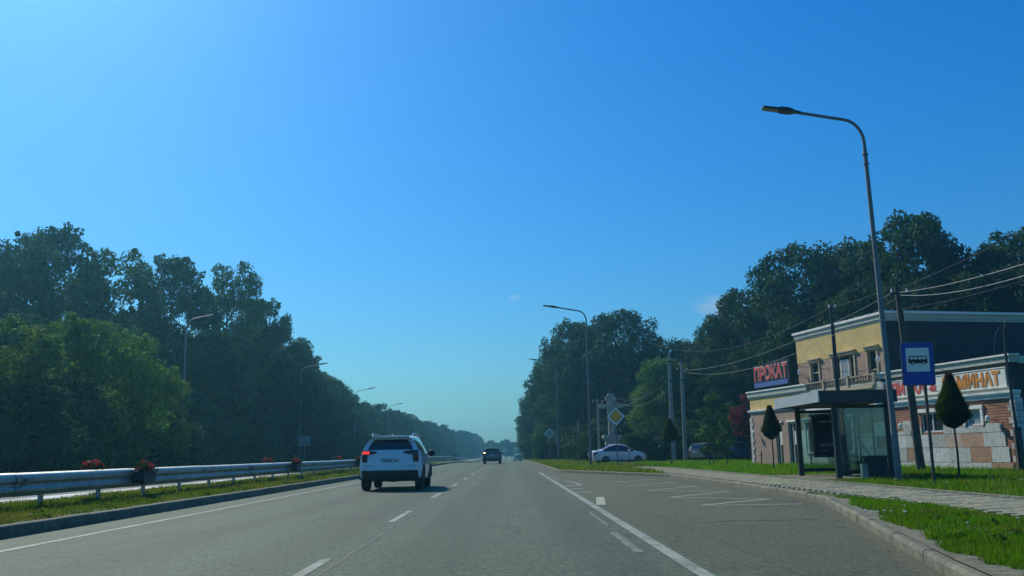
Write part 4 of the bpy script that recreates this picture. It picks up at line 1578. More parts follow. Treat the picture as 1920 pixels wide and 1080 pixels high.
# roof: slightly higher towards the road
MB().add([(-.62, -.55, 2.32), (W_ + .06, -.55, 2.32), (W_ + .06, D_ + .35, 2.32), (-.62, D_ + .35, 2.32),
          (-.62, -.55, 2.36), (W_ + .06, -.55, 2.36), (W_ + .06, D_ + .35, 2.36), (-.62, D_ + .35, 2.36)],
         [(3, 2, 1, 0), (4, 5, 6, 7), (0, 1, 5, 4), (1, 2, 6, 5), (2, 3, 7, 6), (3, 0, 4, 7)]).build('roof_deck', M['dark_metal'], sh)
MB().box(-.66, -.622, -.59, D_ + .39, 2.28, 2.62).build('front_fascia_lit', M['fascia_lit'], sh)  # painted paler than the ends to imitate grazing sun on this side
MB().box(-.62, W_ + .10, -.592, -.552, 2.24, 2.62).box(W_ + .062, W_ + .10, -.55, D_ + .39, 2.28, 2.62).box(-.62, W_ + .06, D_ + .352, D_ + .39, 2.28, 2.62).build('side_fascia', M['dark_metal'], sh)
MB().box(-.60, W_ + .06, -.54, D_ + .34, 2.585, 2.60).build('roof_skin', M['dark_metal'], sh)
for a in ((0, 0, W_, 0), (0, D_, W_, D_)):
    y_ = a[1]
    MB().box(.06, W_ - .06, y_ - .03, y_ + .03, .12, .24).build('bottom_rail', M['dark_metal'], sh)
    MB().box(.06, W_ - .06, y_ - .03, y_ + .03, 2.10, 2.20).build('top_rail', M['dark_metal'], sh)
    MB().box(.06, W_ - .06, y_ - .006, y_ + .006, .242, 2.098).build('glass_pane', M['glass'], sh)
MB().box(W_ - .03, W_ + .03, .05, D_ - .05, .12, .24).build('bottom_rail', M['dark_metal'], sh)
MB().box(W_ - .03, W_ + .03, .05, D_ - .05, 2.10, 2.20).build('top_rail', M['dark_metal'], sh)
for i in range(3):
    a = .05 + i * (D_ - .1) / 3
    c = a + (D_ - .1) / 3
    MB().box(W_ - .006, W_ + .006, a + .012, c - .012, .242, 2.098).build('glass_pane', M['glass'], sh)
    if i:
        MB().box(W_ - .028, W_ + .028, a - .011, a + .011, .242, 2.098).build('mullion', M['dark_metal'], sh)
# bench, brace
MB().bbox(W_ - .55, W_ - .12, .9, D_ - .3, .40, .46, .01).build('bench_seat', M['dark_metal'], sh)
for yv in (1.1, D_ - .5):
    MB().box(W_ - .5, W_ - .16, yv - .03, yv + .03, -.05, .398).build('bench_leg', M['dark_metal'], sh)
MB().tube([(.12, .06, 2.05), (1.15, .35, .62)], .022, 6).build('diagonal_brace', M['galv'], sh)
MB().box(W_ * .55, W_ - .1, -.06, -.035, 2.24, 2.36).build('notice_strip', M['letter_dim'], sh)
# poster case on the far end wall, facing the camera
pc = empty('poster_case', (SX0 + .42, SY1 - .22, .19), 0, 'dark poster case hung in the far end of the bus shelter', 'poster case')
case = MB().box(0, 1.08, 0, .13, .62, 2.02).build('case', M['dark_metal'], pc)
MB().box(.05, 1.03, -.012, -.002, .67, 1.97).build('poster', M['poster_black_tree_shade'], pc)
MB().box(-.01, .05, -.03, -.002, .6, 2.04).box(1.03, 1.09, -.03, -.002, .6, 2.04).box(.05, 1.03, -.03, -.002, 1.97, 2.04).box(.05, 1.03, -.03, -.002, .6, .67).build('case_frame', M['dark_metal'], pc)
for txt, x_, z_, s_, w2 in (('ЦАРИЦА', .18, .94, .13, .72),):
    o = link('lettering', text_mesh(txt, s_, .003, M['letter_dim'], .004, w2), pc)
    o.location = (x_, -.018, z_)
MB().box(.24, .46, -.018, -.013, .82, .84).build('small_print', M['letter_dim'], pc)
blur = MB()
for i in range(9):
    blur.box(.20 + i * .075, .25 + i * .075 + (i % 3) * .008, -.018, -.013, 1.76, 1.82 + (i * 7 % 4) * .007)
blur.build('blurred_heading', M['letter_dim'], pc)
sp = MB()
rg = random.Random(4)
for i in range(26):
    t = i / 25
    cx_, cz_ = .40 + .28 * t + rg.uniform(-.07, .09), 1.28 + .30 * t + rg.uniform(-.07, .07)
    s_ = rg.uniform(.015, .045)
    sp.add([(cx_, -.016 - .0002 * i, cz_), (cx_ + s_, -.016 - .0002 * i, cz_ + s_ * .4), (cx_ + s_ * .6, -.016 - .0002 * i, cz_ + s_ * 1.3)], [(0, 1, 2)])
sp.build('gold_sprig', M['gold_print'], pc)
# waste bin: open topped box on a frame
bn = empty('waste_bin', (11.0, 27.72, .19), 0, 'dark square waste bin in front of the shelter end pane', 'bin')
MB().prism([(-.28, -.24), (.28, -.24), (.24, .24), (-.24, .24)], .05, .60).build('body', M['bin'], bn)
MB().box(-.33, .33, -.28, -.22, .60, .66).box(-.33, .33, .22, .28, .60, .66).box(-.33, -.27, -.22, .22, .60, .66).box(.27, .33, -.22, .22, .60, .66).build('rim', M['dark_metal'], bn)
for sx in (-.31, .31):
    MB().box(sx - .02, sx + .02, -.03, .03, -.05, .598).build('leg', M['dark_metal'], bn)
bk = MB().bbox(-.09, .09, -.08, .08, -.06, .42, .02).bbox(-.13, .13, -.12, .12, -.06, .03, .01).build('concrete_block', M['concrete'])
bk.location = (10.62, 27.6, .2)
tag(bk, 'small upright pale concrete block left of the waste bin', 'concrete block')


# ================================================================ traffic signs
def sign_post(root, h, r=.038, m=M['galv']):
    MB().tube([(0, 0, -.2), (0, 0, h)], r, 10).build('post', m, root, True)


bs = empty('bus_stop_sign', (10.33, 22.9, .18), R(-14), 'blue and white bus stop sign on a dark leaning post', 'bus stop sign')
bs.rotation_euler = (0, R(1.2), R(-14))
MB().tube([(.18, .03, -.2), (.12, .03, 3.45)], .04, 10).build('post', M['pole_wood'], bs, True)


def round_rect(w, h, r, n=5, cx=0, cz=0):
    out = []
    for sx, sz, a0 in ((1, 1, 0), (-1, 1, 90), (-1, -1, 180), (1, -1, 270)):
        for k in range(n + 1):
            a = R(a0 + 90 * k / n)
            out.append((cx + sx * (w / 2 - r) + r * math.cos(a), cz + sz * (h / 2 - r) + r * math.sin(a)))
    return out


zc = 2.98
pl_ = MB().prism_y(round_rect(.74, 1.06, .05, cz=zc), -.03, -.005).build('blue_plate', M['sign_blue'], bs)
MB().prism_y(round_rect(.78, 1.10, .06, cz=zc), -.004, .012).build('plate_back', M['galv'], bs)
MB().prism_y(round_rect(.55, .60, .03, cz=zc + .10), -.034, -.0305).build('white_field', M['sign_white'], pl_)
body = [(-.21, .02), (-.225, .05), (-.225, .11), (-.20, .20), (-.19, .21), (.20, .21), (.215, .18), (.225, .10), (.225, .02)]
MB().prism_y([(x, zc + z - .01) for x, z in body], -.038, -.0345).build('bus_body', M['sign_black'], pl_)
for cx_ in (-.125, .135):
    MB().prism_y([(cx_ + .045 * math.cos(2 * PI * k / 14), zc + .015 + .045 * math.sin(2 * PI * k / 14)) for k in range(14)], -.042, -.0385).build('bus_wheel', M['sign_black'], pl_)
    MB().prism_y([(cx_ + .022 * math.cos(2 * PI * k / 10), zc + .015 + .022 * math.sin(2 * PI * k / 10)) for k in range(10)], -.045, -.0425).build('bus_hub', M['sign_white'], pl_)
for i in range(4):
    a = -.185 + i * .098
    MB().box(a, a + .078, -.042, -.0385, zc + .11, zc + .175).build('bus_window', M['sign_white'], pl_)


def diamond(name, x, y, z, hc, half, m_in, label, base):
    root = empty(name, (x, y, base), R(-4), label, 'road sign')
    sign_post(root, hc + half * .6)
    d = lambda s: [(0, hc - s), (s, hc), (0, hc + s), (-s, hc)]
    p = MB().prism_y(d(half), -.06, -.045).build('white_plate', M['sign_white'], root)
    MB().prism_y(d(half * .72), -.063, -.0605).build('black_edge', M['sign_black'], p)
    MB().prism_y(d(half * .66), -.067, -.0635).build('centre', m_in, p)
    MB().prism_y(d(half * .98), -.044, -.036).build('plate_back', M['galv'], root)
    return root


diamond('priority_sign', 7.30, 62, 0, 3.30, .62, M['sign_yellow'], 'yellow and white diamond priority sign in front of the stone cross', .15)
diamond('priority_sign', 4.28, 96, 0, 2.92, .56, M['sign_grey'], 'smaller pale diamond sign with grey centre beside the far lamp', .15)
rsn = empty('rectangular_sign', (-19.95, 90, .1), 0, 'rectangular road sign seen from behind, right of second left lamp', 'road sign')
sign_post(rsn, 2.9)
MB().box(-.6, .6, -.05, -.035, 2.1, 3.0).build('plate', M['sign_grey'], rsn)
# thin marker posts on the right verge
for x, y_, h, lab, top in ((5.92, 78, 3.6, 'thin post with pale top between the street lamp and grey diamond sign', True),
                           (5.05, 97.5, 2.5, 'short pale topped post beside the grey diamond sign', True)):
    e = empty('marker_post', (x, y_, .14), 0, lab, 'post')
    MB().tube([(0, 0, -.2), (0, 0, h * .7)], .045, 8).build('shaft', M['dark_metal'], e, True)
    MB().tube([(0, 0, h * .7), (0, 0, h)], .05, 8).build('pale_top', M['concrete'], e, True)
for i, (x, y_) in enumerate(((12.2, 55), (11.6, 49), (12.6, 46), (11.3, 52))):
    o = MB().tube([(0, 0, -.1), (.01, 0, .85)], .03, 6).tube([(-.1, 0, .6), (.1, 0, .62)], .012, 5).build('stake', M['dark_metal'])
    o.location = (x, y_, verge_z(x, y_))
    tag(o, 'short dark stake standing in the lawn left of the building', 'stake', 'short stakes in the lawn')

# ================================================================ utility poles and wires
def pole(name, x, y, h, r0, r1, m, label, lean=(0, 0), z=.15, arms=()):
    root = empty(name, (x, y, z), 0, label, 'utility pole')
    MB().tube([(0, 0, -.3), (lean[0] * .5, lean[1] * .5, h / 2), (lean[0], lean[1], h)], [r0, (r0 + r1) / 2, r1], 10).build('shaft', m, root, True)
    for z_, w in arms:
        t = z_ / h
        MB().box(lean[0] * t - w / 2, lean[0] * t + w / 2, -.17, -.11, z_ - .04, z_ + .04).build('cross_arm', M['dark_metal'], root)
        for s in (-1, 1):
            MB().lathe([(.02, z_ + .04), (.05, z_ + .08), (.03, z_ + .12), (.05, z_ + .16), (.01, z_ + .2)], 8, c=(lean[0] * t + s * w * .42, -.14, 0)).build('insulator', M['sign_white'], root, True)
    return root


pole('utility_pole', 12.85, 72, 8.4, .20, .12, M['concrete'], 'left one of the twin concrete utility poles', (.05, 0))
pole('utility_pole', 13.80, 72, 8.0, .17, .11, M['concrete'], 'right one of the twin concrete utility poles', (.05, 0), arms=((7.2, .9),))
for z_ in (8.05, 6.55):
    o = MB().box(-.62, .62, -.05, .05, -.05, .05).build('tie_beam', M['dark_metal'])
    o.location = (13.34, 71.75, z_)
    tag(o, ('upper' if z_ > 7 else 'lower') + ' dark tie beam joining the twin concrete poles', 'tie beam')
pole('utility_pole', 15.4, 34.5, 7.05, .17, .10, M['pole_wood'], 'weathered wooden utility pole behind the bus stop sign', (-.25, 0), arms=((6.75, .7),))
pole('utility_pole', 15.25, 42, 7.55, .11, .08, M['dark_metal'], 'slim dark utility pole before the yellow upper facade', (0, 0), arms=((7.35, .34),))
pole('utility_pole', 8.05, 82, 5.6, .13, .09, M['concrete'], 'short utility pole left of the stone cross', (0, 0), arms=((5.3, 1.0),))
o = MB().tube([(8.3, 82, 5.0), (9.0, 82.2, 1.0), (9.15, 82.2, .1)], .07, 8).build('pole_strut', M['pole_wood'])
tag(o, 'dark raking strut beside the stone cross', 'strut')


def wire(a, b, sag, r, m, label):
    a, b = Vector(a), Vector(b)
    pts = []
    for i in range(25):
        t = i / 24
        p = a.lerp(b, t)
        p.z -= sag * 4 * t * (1 - t)
        pts.append(p)
    o = MB().tube(pts, r, 5).build('overhead_wire', m, None, True)
    return tag(o, label, 'wire', 'overhead wires between the utility poles')


TOP = (15.17, 34.4, 6.98)
wire((13.7, 71.9, 7.35), (TOP[0] - .25, TOP[1], 6.95), .75, .0085, M['wire'], 'upper pale wire from twin poles to the wooden pole')
wire((13.9, 71.9, 7.25), (TOP[0] + .25, TOP[1], 6.95), 1.25, .0085, M['wire'], 'lower sagging pale wire from twin poles to the wooden pole')
wire((15.25, 41.9, 7.6), (11.5, 72, 9.6), 1.3, .009, M['cable'], 'thin dark cable from the slim pole towards the far trees')
wire((15.25, 41.9, 7.6), (14.9, 34.4, 7.2), .1, .010, M['cable'], 'thin dark cable between the slim pole and the wooden pole')
wire((TOP[0], TOP[1], 6.95), (11.35, 18.0, 4.95), .12, .0085, M['wire'], 'upper pale wire running off right from the wooden pole')
wire((TOP[0], TOP[1], 6.85), (11.35, 18.2, 4.72), .22, .0085, M['wire'], 'lower pale wire running off right from the wooden pole')
wire((TOP[0], TOP[1], 7.1), (13.0, 20, 6.5), .1, .009, M['cable'], 'uppermost thin dark cable running off right')
wire((TOP[0], TOP[1], 6.3), (14.5, 22, 5.6), .15, .008, M['cable'], 'lowest thin dark cable running off right')
wire((9.1, 81.8, 6.05), (12.75, 72, 6.6), .9, .0085, M['wire'], 'upper sagging wire from the cross to the twin poles')
wire((9.2, 81.8, 5.75), (12.75, 72, 5.9), .95, .0085, M['wire'], 'middle sagging wire from the cross to the twin poles')
wire((8.3, 81.8, 5.45), (12.75, 72, 7.3), 1.25, .0085, M['wire'], 'lower sagging wire from the short pole to the twin poles')
# slanting dark pole with a hooked top at the building's near corner
hk = empty('hooked_pole', (17.75, 31.9, .15), 0, 'thin dark hooked pole before the near corner of the building', 'pole')
MB().tube([(.0, 0, -.2), (-.12, 0, 4.1), (-.10, 0, 4.9), (.0, 0, 5.3), (.13, 0, 5.45)], [.06, .045, .02, .016, .014], 8).build('shaft', M['dark_metal'], hk, True)
MB().box(-.12, .12, .0, .14, -.15, 1.55).build('base_box', M['pole_wood'], hk)

# ================================================================ stone cross
cr = empty('stone_cross', (9.0, 80, .15), 0, 'tall pale stone cross on a stone pedestal behind the sedan', 'monument')
MB().bbox(-.78, .78, -.6, .6, 0, .5, .05).box(-.58, .58, -.45, .45, .5, 1.95).build('pedestal', M['stone'], cr)
MB().bbox(-.70, .70, -.55, .55, 1.954, 2.12, .03).bbox(-.8, .8, -.62, .62, 2.124, 2.38, .06).build('pedestal_cap', M['stone'], cr)
MB().box(-.27, .27, -.17, .17, 2.384, 5.98).build('shaft', M['stone'], cr)
MB().box(-.98, -.272, -.165, .165, 4.70, 5.06).box(.272, .98, -.165, .165, 4.70, 5.06).build('cross_beam', M['stone'], cr)
MB().box(-.46, -.272, -.165, .165, 5.38, 5.72).box(.272, .46, -.165, .165, 5.38, 5.72).build('upper_beam', M['stone'], cr)

# ================================================================ cars
def lerp_tab(tab, t):
    if t <= tab[0][0]:
        return tab[0][1]
    for (a, va), (b, vb) in zip(tab, tab[1:]):
        if t <= b:
            k = (t - a) / (b - a) if b > a else 0
            return va + (vb - va) * k
    return tab[-1][1]


def car_body(root, st, rear_prof, front_prof, paint, side_glass, top_glass, rear_glass=None, clad_z=None, cw=13):
    """st: stations rear->front (y, zbot, wsill, zbelt, wbelt, zroof, wroof). Sections are lofted, the ends capped with
    curved surfaces; glass and cladding faces go to meshes of their own."""
    NP = 11

    def section(s):
        y, zb, ws, zl, wb, zr, wr = s
        zm = zb + (zl - zb) * 0.45
        pts = [(0.0, zb), (ws * .80, zb), (ws * .97, zb + .07), (ws * 1.0 + .01, zm), (wb + .012 + (ws - wb) * .55, zl - (zl - zb) * .22), (wb, zl),
               (wb + (wr - wb) * .5 + .012, zl + (zr - zl) * .50), (wr, zr - .075 * min(1, (zr - zl) / .3)), (wr - .07, zr - .022), (wr * .55, zr - .004), (0.0, zr)]
        return pts
    secs = []
    ns = len(st)
    for i, s in enumerate(st):
        pts = section(s)
        row_ = []
        for j, (x, z) in enumerate(pts):
            yy_ = s[0]
            if i == 0:
                yy_ = lerp_tab(rear_prof, z) + 0.10 * (x / s[4]) ** 4
            if i == ns - 1:
                yy_ = lerp_tab(front_prof, z) - 0.22 * (x / s[4]) ** 3
            row_.append((x, yy_, z))
        secs.append(row_)
    body, glass, clad = MB(), MB(), MB()

    def put(poly, kind):
        tgt = glass if kind == 'g' else clad if kind == 'c' else body
        tgt.add(poly, [tuple(range(len(poly)))])
    for i in range(ns - 1):
        for j in range(NP - 1):
            a, b_, c, d = secs[i][j], secs[i][j + 1], secs[i + 1][j + 1], secs[i + 1][j]
            kind = 'b'
            if i in side_glass and j in (5, 6):
                kind = 'g'
            if i in top_glass and j in (8, 9):
                kind = 'g'
            if clad_z and max(p[2] for p in (a, b_, c, d)) < clad_z + .12 and j <= 2:
                kind = 'c'
            put([d, c, b_, a], kind)
            put([(-p[0], p[1], p[2]) for p in (a, b_, c, d)], kind)
    # caps
    for end, prof_, sgn, k4, pw_ in ((0, rear_prof, 1, 0.10, 4), (ns - 1, front_prof, -1, -0.22, 3)):
        ring = secs[end]
        w = st[end][4]
        rows_ = []
        for j in range(1, NP):
            x, _, z = ring[j]
            rows_.append([(x * (2 * q / cw - 1), lerp_tab(prof_, z) + k4 * abs(x * (2 * q / cw - 1) / w) ** pw_, z) for q in range(cw + 1)])
        for j in range(len(rows_) - 1):
            for q in range(cw):
                a, b_, c, d = rows_[j][q], rows_[j][q + 1], rows_[j + 1][q + 1], rows_[j + 1][q]
                kind = 'b'
                if end == 0 and rear_glass and j + 1 in rear_glass and 1 <= q <= cw - 2:
                    kind = 'g'
                if clad_z and max(a[2], c[2]) < clad_z + .15:
                    kind = 'c'
                put([a, b_, c, d] if sgn > 0 else [d, c, b_, a], kind)

    def fin(mb, name, m):
        if not mb.f:
            return None
        me = mb.mesh(name, m)
        bm = bmesh.new()
        bm.from_mesh(me)
        bmesh.ops.remove_doubles(bm, verts=bm.verts, dist=0.0008)
        bmesh.ops.recalc_face_normals(bm, faces=bm.faces)
        bm.to_mesh(me)
        bm.free()
        me.shade_smooth()
        me.set_sharp_from_angle(angle=R(42))
        return link(name, me, root)
    fin(body, 'body', paint)
    fin(glass, 'windows', M['car_glass'])
    fin(clad, 'cladding', M['cladding'])


def wheel(root, x, y, r, w, side):
    e = MB().lathe([(r * .62, -w / 2), (r * .93, -w / 2), (r, -w / 2 + .03), (r, w / 2 - .03), (r * .93, w / 2), (r * .62, w / 2)], 26, 'x').build('wheel', M['tyre'], root, True, 40)
    e.location = (x, y, r)
    rim = MB()
    xo = side * (w / 2 - .02)
    n = 10
    for k in range(5):
        a = 2 * PI * k / 5
        ca, sa = math.cos(a), math.sin(a)
        hw = r * .10
        q = []
        for rr, hw_ in ((r * .08, hw), (r * .60, hw * 1.3)):
            q.append((rr * ca - hw_ * sa, rr * sa + hw_ * ca))
            q.append((rr * ca + hw_ * sa, rr * sa - hw_ * ca))
        poly = [q[0], q[1], q[3], q[2]]
        rim.prism_x(poly, min(xo, xo - side * .03), max(xo, xo - side * .03))
    rim.lathe([(r * .14, xo - side * .03), (r * .14, xo + side * .006)], 12, 'x')
    rim.build('rim', M['rim'], e)
    MB().lathe([(r * .61, xo - side * .09), (r * .61, xo - side * .07)], 20, 'x').build('brake_backing', M['cladding'], e)
    return e


def arch(root, x, y, r, side, m=None):
    """wheel arch trim, a half ring standing just proud of the flank"""
    mb = MB()
    n = 14
    for k in range(n):
        a0, a1 = PI * k / n, PI * (k + 1) / n
        p = [(y + rr * math.cos(a), r * .92 + rr * math.sin(a)) for rr, a in ((r * 1.06, a0), (r * 1.24, a0), (r * 1.24, a1), (r * 1.06, a1))]
        mb.prism_x(p, min(x, x + side * .03), max(x, x + side * .03))
    mb.build('wheel_arch', m or M['cladding'], root)
    # dark wheel housing behind the tyre
    hp = [(y + r * 1.06 * math.cos(PI * k / n), r * .92 + r * 1.06 * math.sin(PI * k / n)) for k in range(n + 1)]
    MB().prism_x(hp, min(x - side * .02, x + side * .008), max(x - side * .02, x + side * .008)).build('wheel_housing', M['cladding'], root)


def suv(name, loc, rz, paint, label, scale=1.0, lit='red', detail=True, plate=None, roof_paint=None):
    root = empty(name, loc, rz, label, 'car')
    W2 = .935
    st = [(-2.18, .34, W2 - .03, 1.215, W2 - .12, 1.60, .585),
          (-1.98, .30, W2 - .01, 1.22, W2 - .09, 1.625, .62),
          (-1.62, .27, W2, 1.17, W2 - .06, 1.648, .65),
          (-1.10, .26, W2, 1.11, W2 - .03, 1.662, .67),
          (-.55, .26, W2, 1.06, W2 - .015, 1.665, .68),
          (.02, .26, W2, 1.02, W2 - .005, 1.655, .69),
          (.50, .26, W2, 1.01, W2 - .01, 1.60, .67),
          (1.05, .26, W2, 1.0, W2 - .02, 1.30, .66),
          (1.34, .27, W2, .985, W2 - .04, 1.06, .72),
          (1.80, .28, W2 - .02, .93, W2 - .07, .99, .70),
          (2.16, .32, W2 - .08, .82, W2 - .16, .88, .60)]
    rear = [(.30, -2.08), (.42, -2.20), (.58, -2.25), (.70, -2.22), (.80, -2.15), (.95, -2.16), (1.10, -2.16), (1.20, -2.13), (1.26, -2.07), (1.48, -1.90), (1.58, -1.82), (1.62, -1.80)]
    front = [(.30, 2.18), (.5, 2.26), (.7, 2.24), (.88, 2.14)]
    car_body(root, st, rear, front, paint, range(1, 7), (6, 7), (6, 7) if False else (5, 6), .46)

    def yr(x, z, off=.012):
        return lerp_tab(rear, z) + .10 * abs(x / (W2 - .05)) ** 4 - off

    def rear_patch(nm, x0, x1, z0, z1, m, nx=6, nz=3, off=.014, shape=None, parent=None):
        mb = MB()
        vs, fs = [], []
        for a in range(nz + 1):
            for b_ in range(nx + 1):
                tx, tz = b_ / nx, a / nz
                x = x0 + (x1 - x0) * tx
                z = z0 + (z1 - z0) * tz
                if shape:
                    x, z = shape(tx, tz)
                vs.append((x, yr(x, z, off), z))
        for a in range(nz):
            for b_ in range(nx):
                q = a * (nx + 1) + b_
                fs.append((q, q + 1, q + nx + 2, q + nx + 1))
        # give it thickness
        n = len(vs)
        vs2 = [(x, y + off + .02, z) for x, y, z in vs]
        mb.add(vs + vs2, fs + [tuple(i + n for i in reversed(f)) for f in fs])
        return mb.build(nm, m, parent or root, True)
    # tail lamps: long blade plus a drop at the outer end
    for s in (-1, 1):
        litm = M['lamp_lit'] if lit == 'red' and s < 0 else (M['lamp_amber'] if lit == 'amber' and s < 0 else M['lamp_red'])

        def blade(tx, tz, s=s):
            x = .40 + (.845 - .40) * tx
            z0 = 1.125 - .045 * min(1, tx * 2.5)
            z1 = 1.165 + .035 * min(1, tx * 2)
            return s * x, z0 + (z1 - z0) * tz
        tl = rear_patch('tail_lamp', 0, 0, 0, 0, M['lamp_red'] if s < 0 else M['lamp_dark'], 8, 2, .02, blade)
        rear_patch('lamp_lens', s * .62, s * .84, 1.095, 1.175, litm if s < 0 else M['lamp_red'], 4, 2, .028, parent=tl)
        rear_patch('lamp_drop', s * .69, s * .85, .85, 1.075, M['lamp_dark'] if s > 0 else M['car_glass'], 3, 3, .018)
        rear_patch('reflector', s * .55, s * .82, .545, .575, M['lamp_red'], 3, 1, .012)
    rear_patch('tailgate_recess', -.42, .42, .82, .97, paint, 4, 2, .004)
    rear_patch('tailgate_seam', -.78, .78, .745, .757, M['cladding'], 8, 1, .006)
    # window frame edges: black band and spoiler lip
    MB().prism_y([(-.56, 1.585), (.56, 1.585), (.53, 1.635), (-.53, 1.635)], -1.96, -1.74).build('spoiler', paint, root)
    rear_patch('bumper_lower', -.84, .84, .33, .61, M['cladding'], 8, 3, .016)
    rear_patch('number_plate_holder', -.275, .275, .815, .955, M['cladding'], 2, 1, .020)
    np_ = rear_patch('number_plate', -.26, .26, .838, .945, M['sign_white'], 2, 1, .028)
    if plate:
        o = link('plate_text', text_mesh(plate, .075, .001, M['sign_black'], .002, .46), np_)
        o.location = (-.23, yr(0, .89, .034), .855)
    # wheels
    for sx in (-1, 1):
        for yw in (-1.34, 1.36):
            wheel(root, sx * (W2 - .12), yw, .36, .235, sx)
            arch(root, sx * (W2 + .002), yw, .36, sx)
    # roof rails, antenna, mirrors, exhaust silencer, axle
    for sx in (-1, 1):
        MB().tube([(sx * .62, -1.55, 1.645), (sx * .63, -1.40, 1.71), (sx * .64, -.2, 1.725), (sx * .63, .45, 1.69), (sx * .62, .6, 1.62)], .018, 6).build('roof_rail', M['chrome'] if roof_paint is None else roof_paint, root, True)
        MB().lathe([(.01, -.10), (.09, -.08), (.11, 0), (.08, .10), (.01, .12)], 10, 'x', (sx * 1.04, .62, 1.11)).build('mirror', M['cladding'], root, True)
        MB().box(min(sx * .86, sx * 1.0), max(sx * .90, sx * 1.0), .60, .66, 1.04, 1.09).build('mirror_arm', M['cladding'], root)
    MB().prism_x([(-1.62, 1.64), (-1.48, 1.645), (-1.60, 1.70)], -.02, .02).build('antenna_fin', paint, root)
    MB().tube([(-.5, -1.9, .36), (.1, -1.95, .33), (.45, -1.9, .36)], .07, 8).build('silencer', M['cladding'], root, True)
    MB().tube([(-.75, -1.34, .36), (.75, -1.34, .36)], .05, 8).build('rear_axle', M['cladding'], root, True)
    root.scale = (scale, scale, scale)
    return root


suv('white_suv', (-3.86, 32.15, 0), R(0.5), M['car_white'], 'white crossover car driving ahead in the left lane, left tail lamp glowing', 1.075, 'red', True, 'Е153МК 126')
suv('dark_suv', (-1.90, 105.5, 0), R(-1), M['car_dark'], 'dark car far ahead straddling the dashes with its left indicator lit', 1.07, 'amber', roof_paint=M['chrome'])


def sedan(name, loc, rz, paint, label, scale=1.0, hatch=False):
    root = empty(name, loc, rz, label, 'car')
    W2 = .86
    if hatch:
        st = [(-1.95, .32, W2 - .05, .98, W2 - .07, 1.40, .60), (-1.75, .28, W2 - .02, .98, W2 - .03, 1.46, .64), (-1.3, .24, W2, .96, W2 - .01, 1.52, .66), (-.6, .22, W2, .95, W2, 1.54, .67),
              (.1, .22, W2, .94, W2, 1.52, .66), (.55, .22, W2, .93, W2 - .01, 1.42, .64), (1.05, .24, W2, .92, W2 - .03, 1.12, .64), (1.3, .26, W2 - .01, .90, W2 - .05, .96, .66), (1.75, .28, W2 - .04, .80, W2 - .12, .86, .62), (2.0, .32, W2 - .12, .70, W2 - .22, .76, .52)]
        rear = [(.25, -1.86), (.4, -1.98), (.6, -2.0), (.9, -1.97), (1.0, -1.94), (1.35, -1.74), (1.45, -1.70)]
        sg, tg, rg_ = range(1, 6), (5, 6), (5, 6)
        front = [(.3, 2.0), (.5, 2.06), (.76, 1.96)]
        wy = (-1.22, 1.24)
    else:
        st = [(-2.12, .34, W2 - .06, .90, W2 - .09, .97, .62), (-1.95, .28, W2 - .03, .93, W2 - .05, 1.02, .66), (-1.62, .24, W2, .93, W2 - .02, 1.04, .68), (-1.40, .23, W2, .935, W2 - .01, 1.12, .66),
              (-.85, .22, W2, .935, W2, 1.40, .62), (-.45, .22, W2, .93, W2, 1.465, .63), (.05, .22, W2, .92, W2, 1.46, .63), (.42, .22, W2, .91, W2 - .01, 1.38, .62),
              (1.02, .24, W2, .90, W2 - .03, 1.02, .64), (1.25, .26, W2 - .01, .87, W2 - .05, .93, .66), (1.75, .28, W2 - .04, .78, W2 - .12, .84, .62), (2.05, .32, W2 - .12, .68, W2 - .22, .74, .52)]
        rear = [(.25, -2.05), (.4, -2.16), (.6, -2.17), (.85, -2.14), (.97, -2.10)]
        sg, tg, rg_ = range(3, 8), (3, 7), None
        front = [(.3, 2.08), (.5, 2.14), (.74, 2.02)]
        wy = (-1.24, 1.26)
    car_body(root, st, rear, front, paint, sg, tg, rg_, .20)
    for sx in (-1, 1):
        for yw in wy:
            wheel(root, sx * (W2 - .10), yw, .31, .20, sx)
            arch(root, sx * (W2 + .002), yw, .31, sx, paint)
        yb = rear[2][1]
        MB().prism_x([(yb - .02, .66), (yb + .30, .74), (yb + .34, .86), (yb + .04, .88)], min(sx * .60, sx * (W2 + .012)), max(sx * .60, sx * (W2 + .012))).build('tail_lamp', M['lamp_dark'], root)
        MB().prism_x([(1.62, .64), (1.95, .62), (1.80, .74), (1.55, .76)], min(sx * .6, sx * (W2 - .02)), max(sx * .6, sx * (W2 - .02))).build('headlamp', M['head_lamp'], root)
        MB().lathe([(.01, -.08), (.075, -.06), (.085, 0), (.06, .08), (.01, .10)], 10, 'x', (sx * .95, .56, .99)).build('mirror', paint, root, True)
        # pillar and door seams
        yp = -.30
        MB().prism_x([(yp - .035, .93), (yp + .035, .93), (yp + .03, 1.40), (yp - .04, 1.40)], min(sx * .70, sx * (W2 - .05)), max(sx * .70, sx * (W2 - .05))).build('door_pillar', M['cladding'], root)
        for yd in (-.98, -.30, .62):
            MB().box(min(sx * (W2 - .02), sx * (W2 + .014)), max(sx * (W2 - .02), sx * (W2 + .014)), yd - .008, yd + .008, .30, .90).build('door_seam', M['cladding'], root)
        for yd in (-.80, -.10):
            MB().box(min(sx * W2, sx * (W2 + .03)), max(sx * W2, sx * (W2 + .03)), yd, yd + .16, .80, .83).build('door_handle', paint, root)
    MB().box(-.26, .26, rear[2][1] - .03, rear[2][1] + .02, .66, .77).build('number_plate', M['sign_white'], root)
    root.scale = (scale,) * 3
    return root


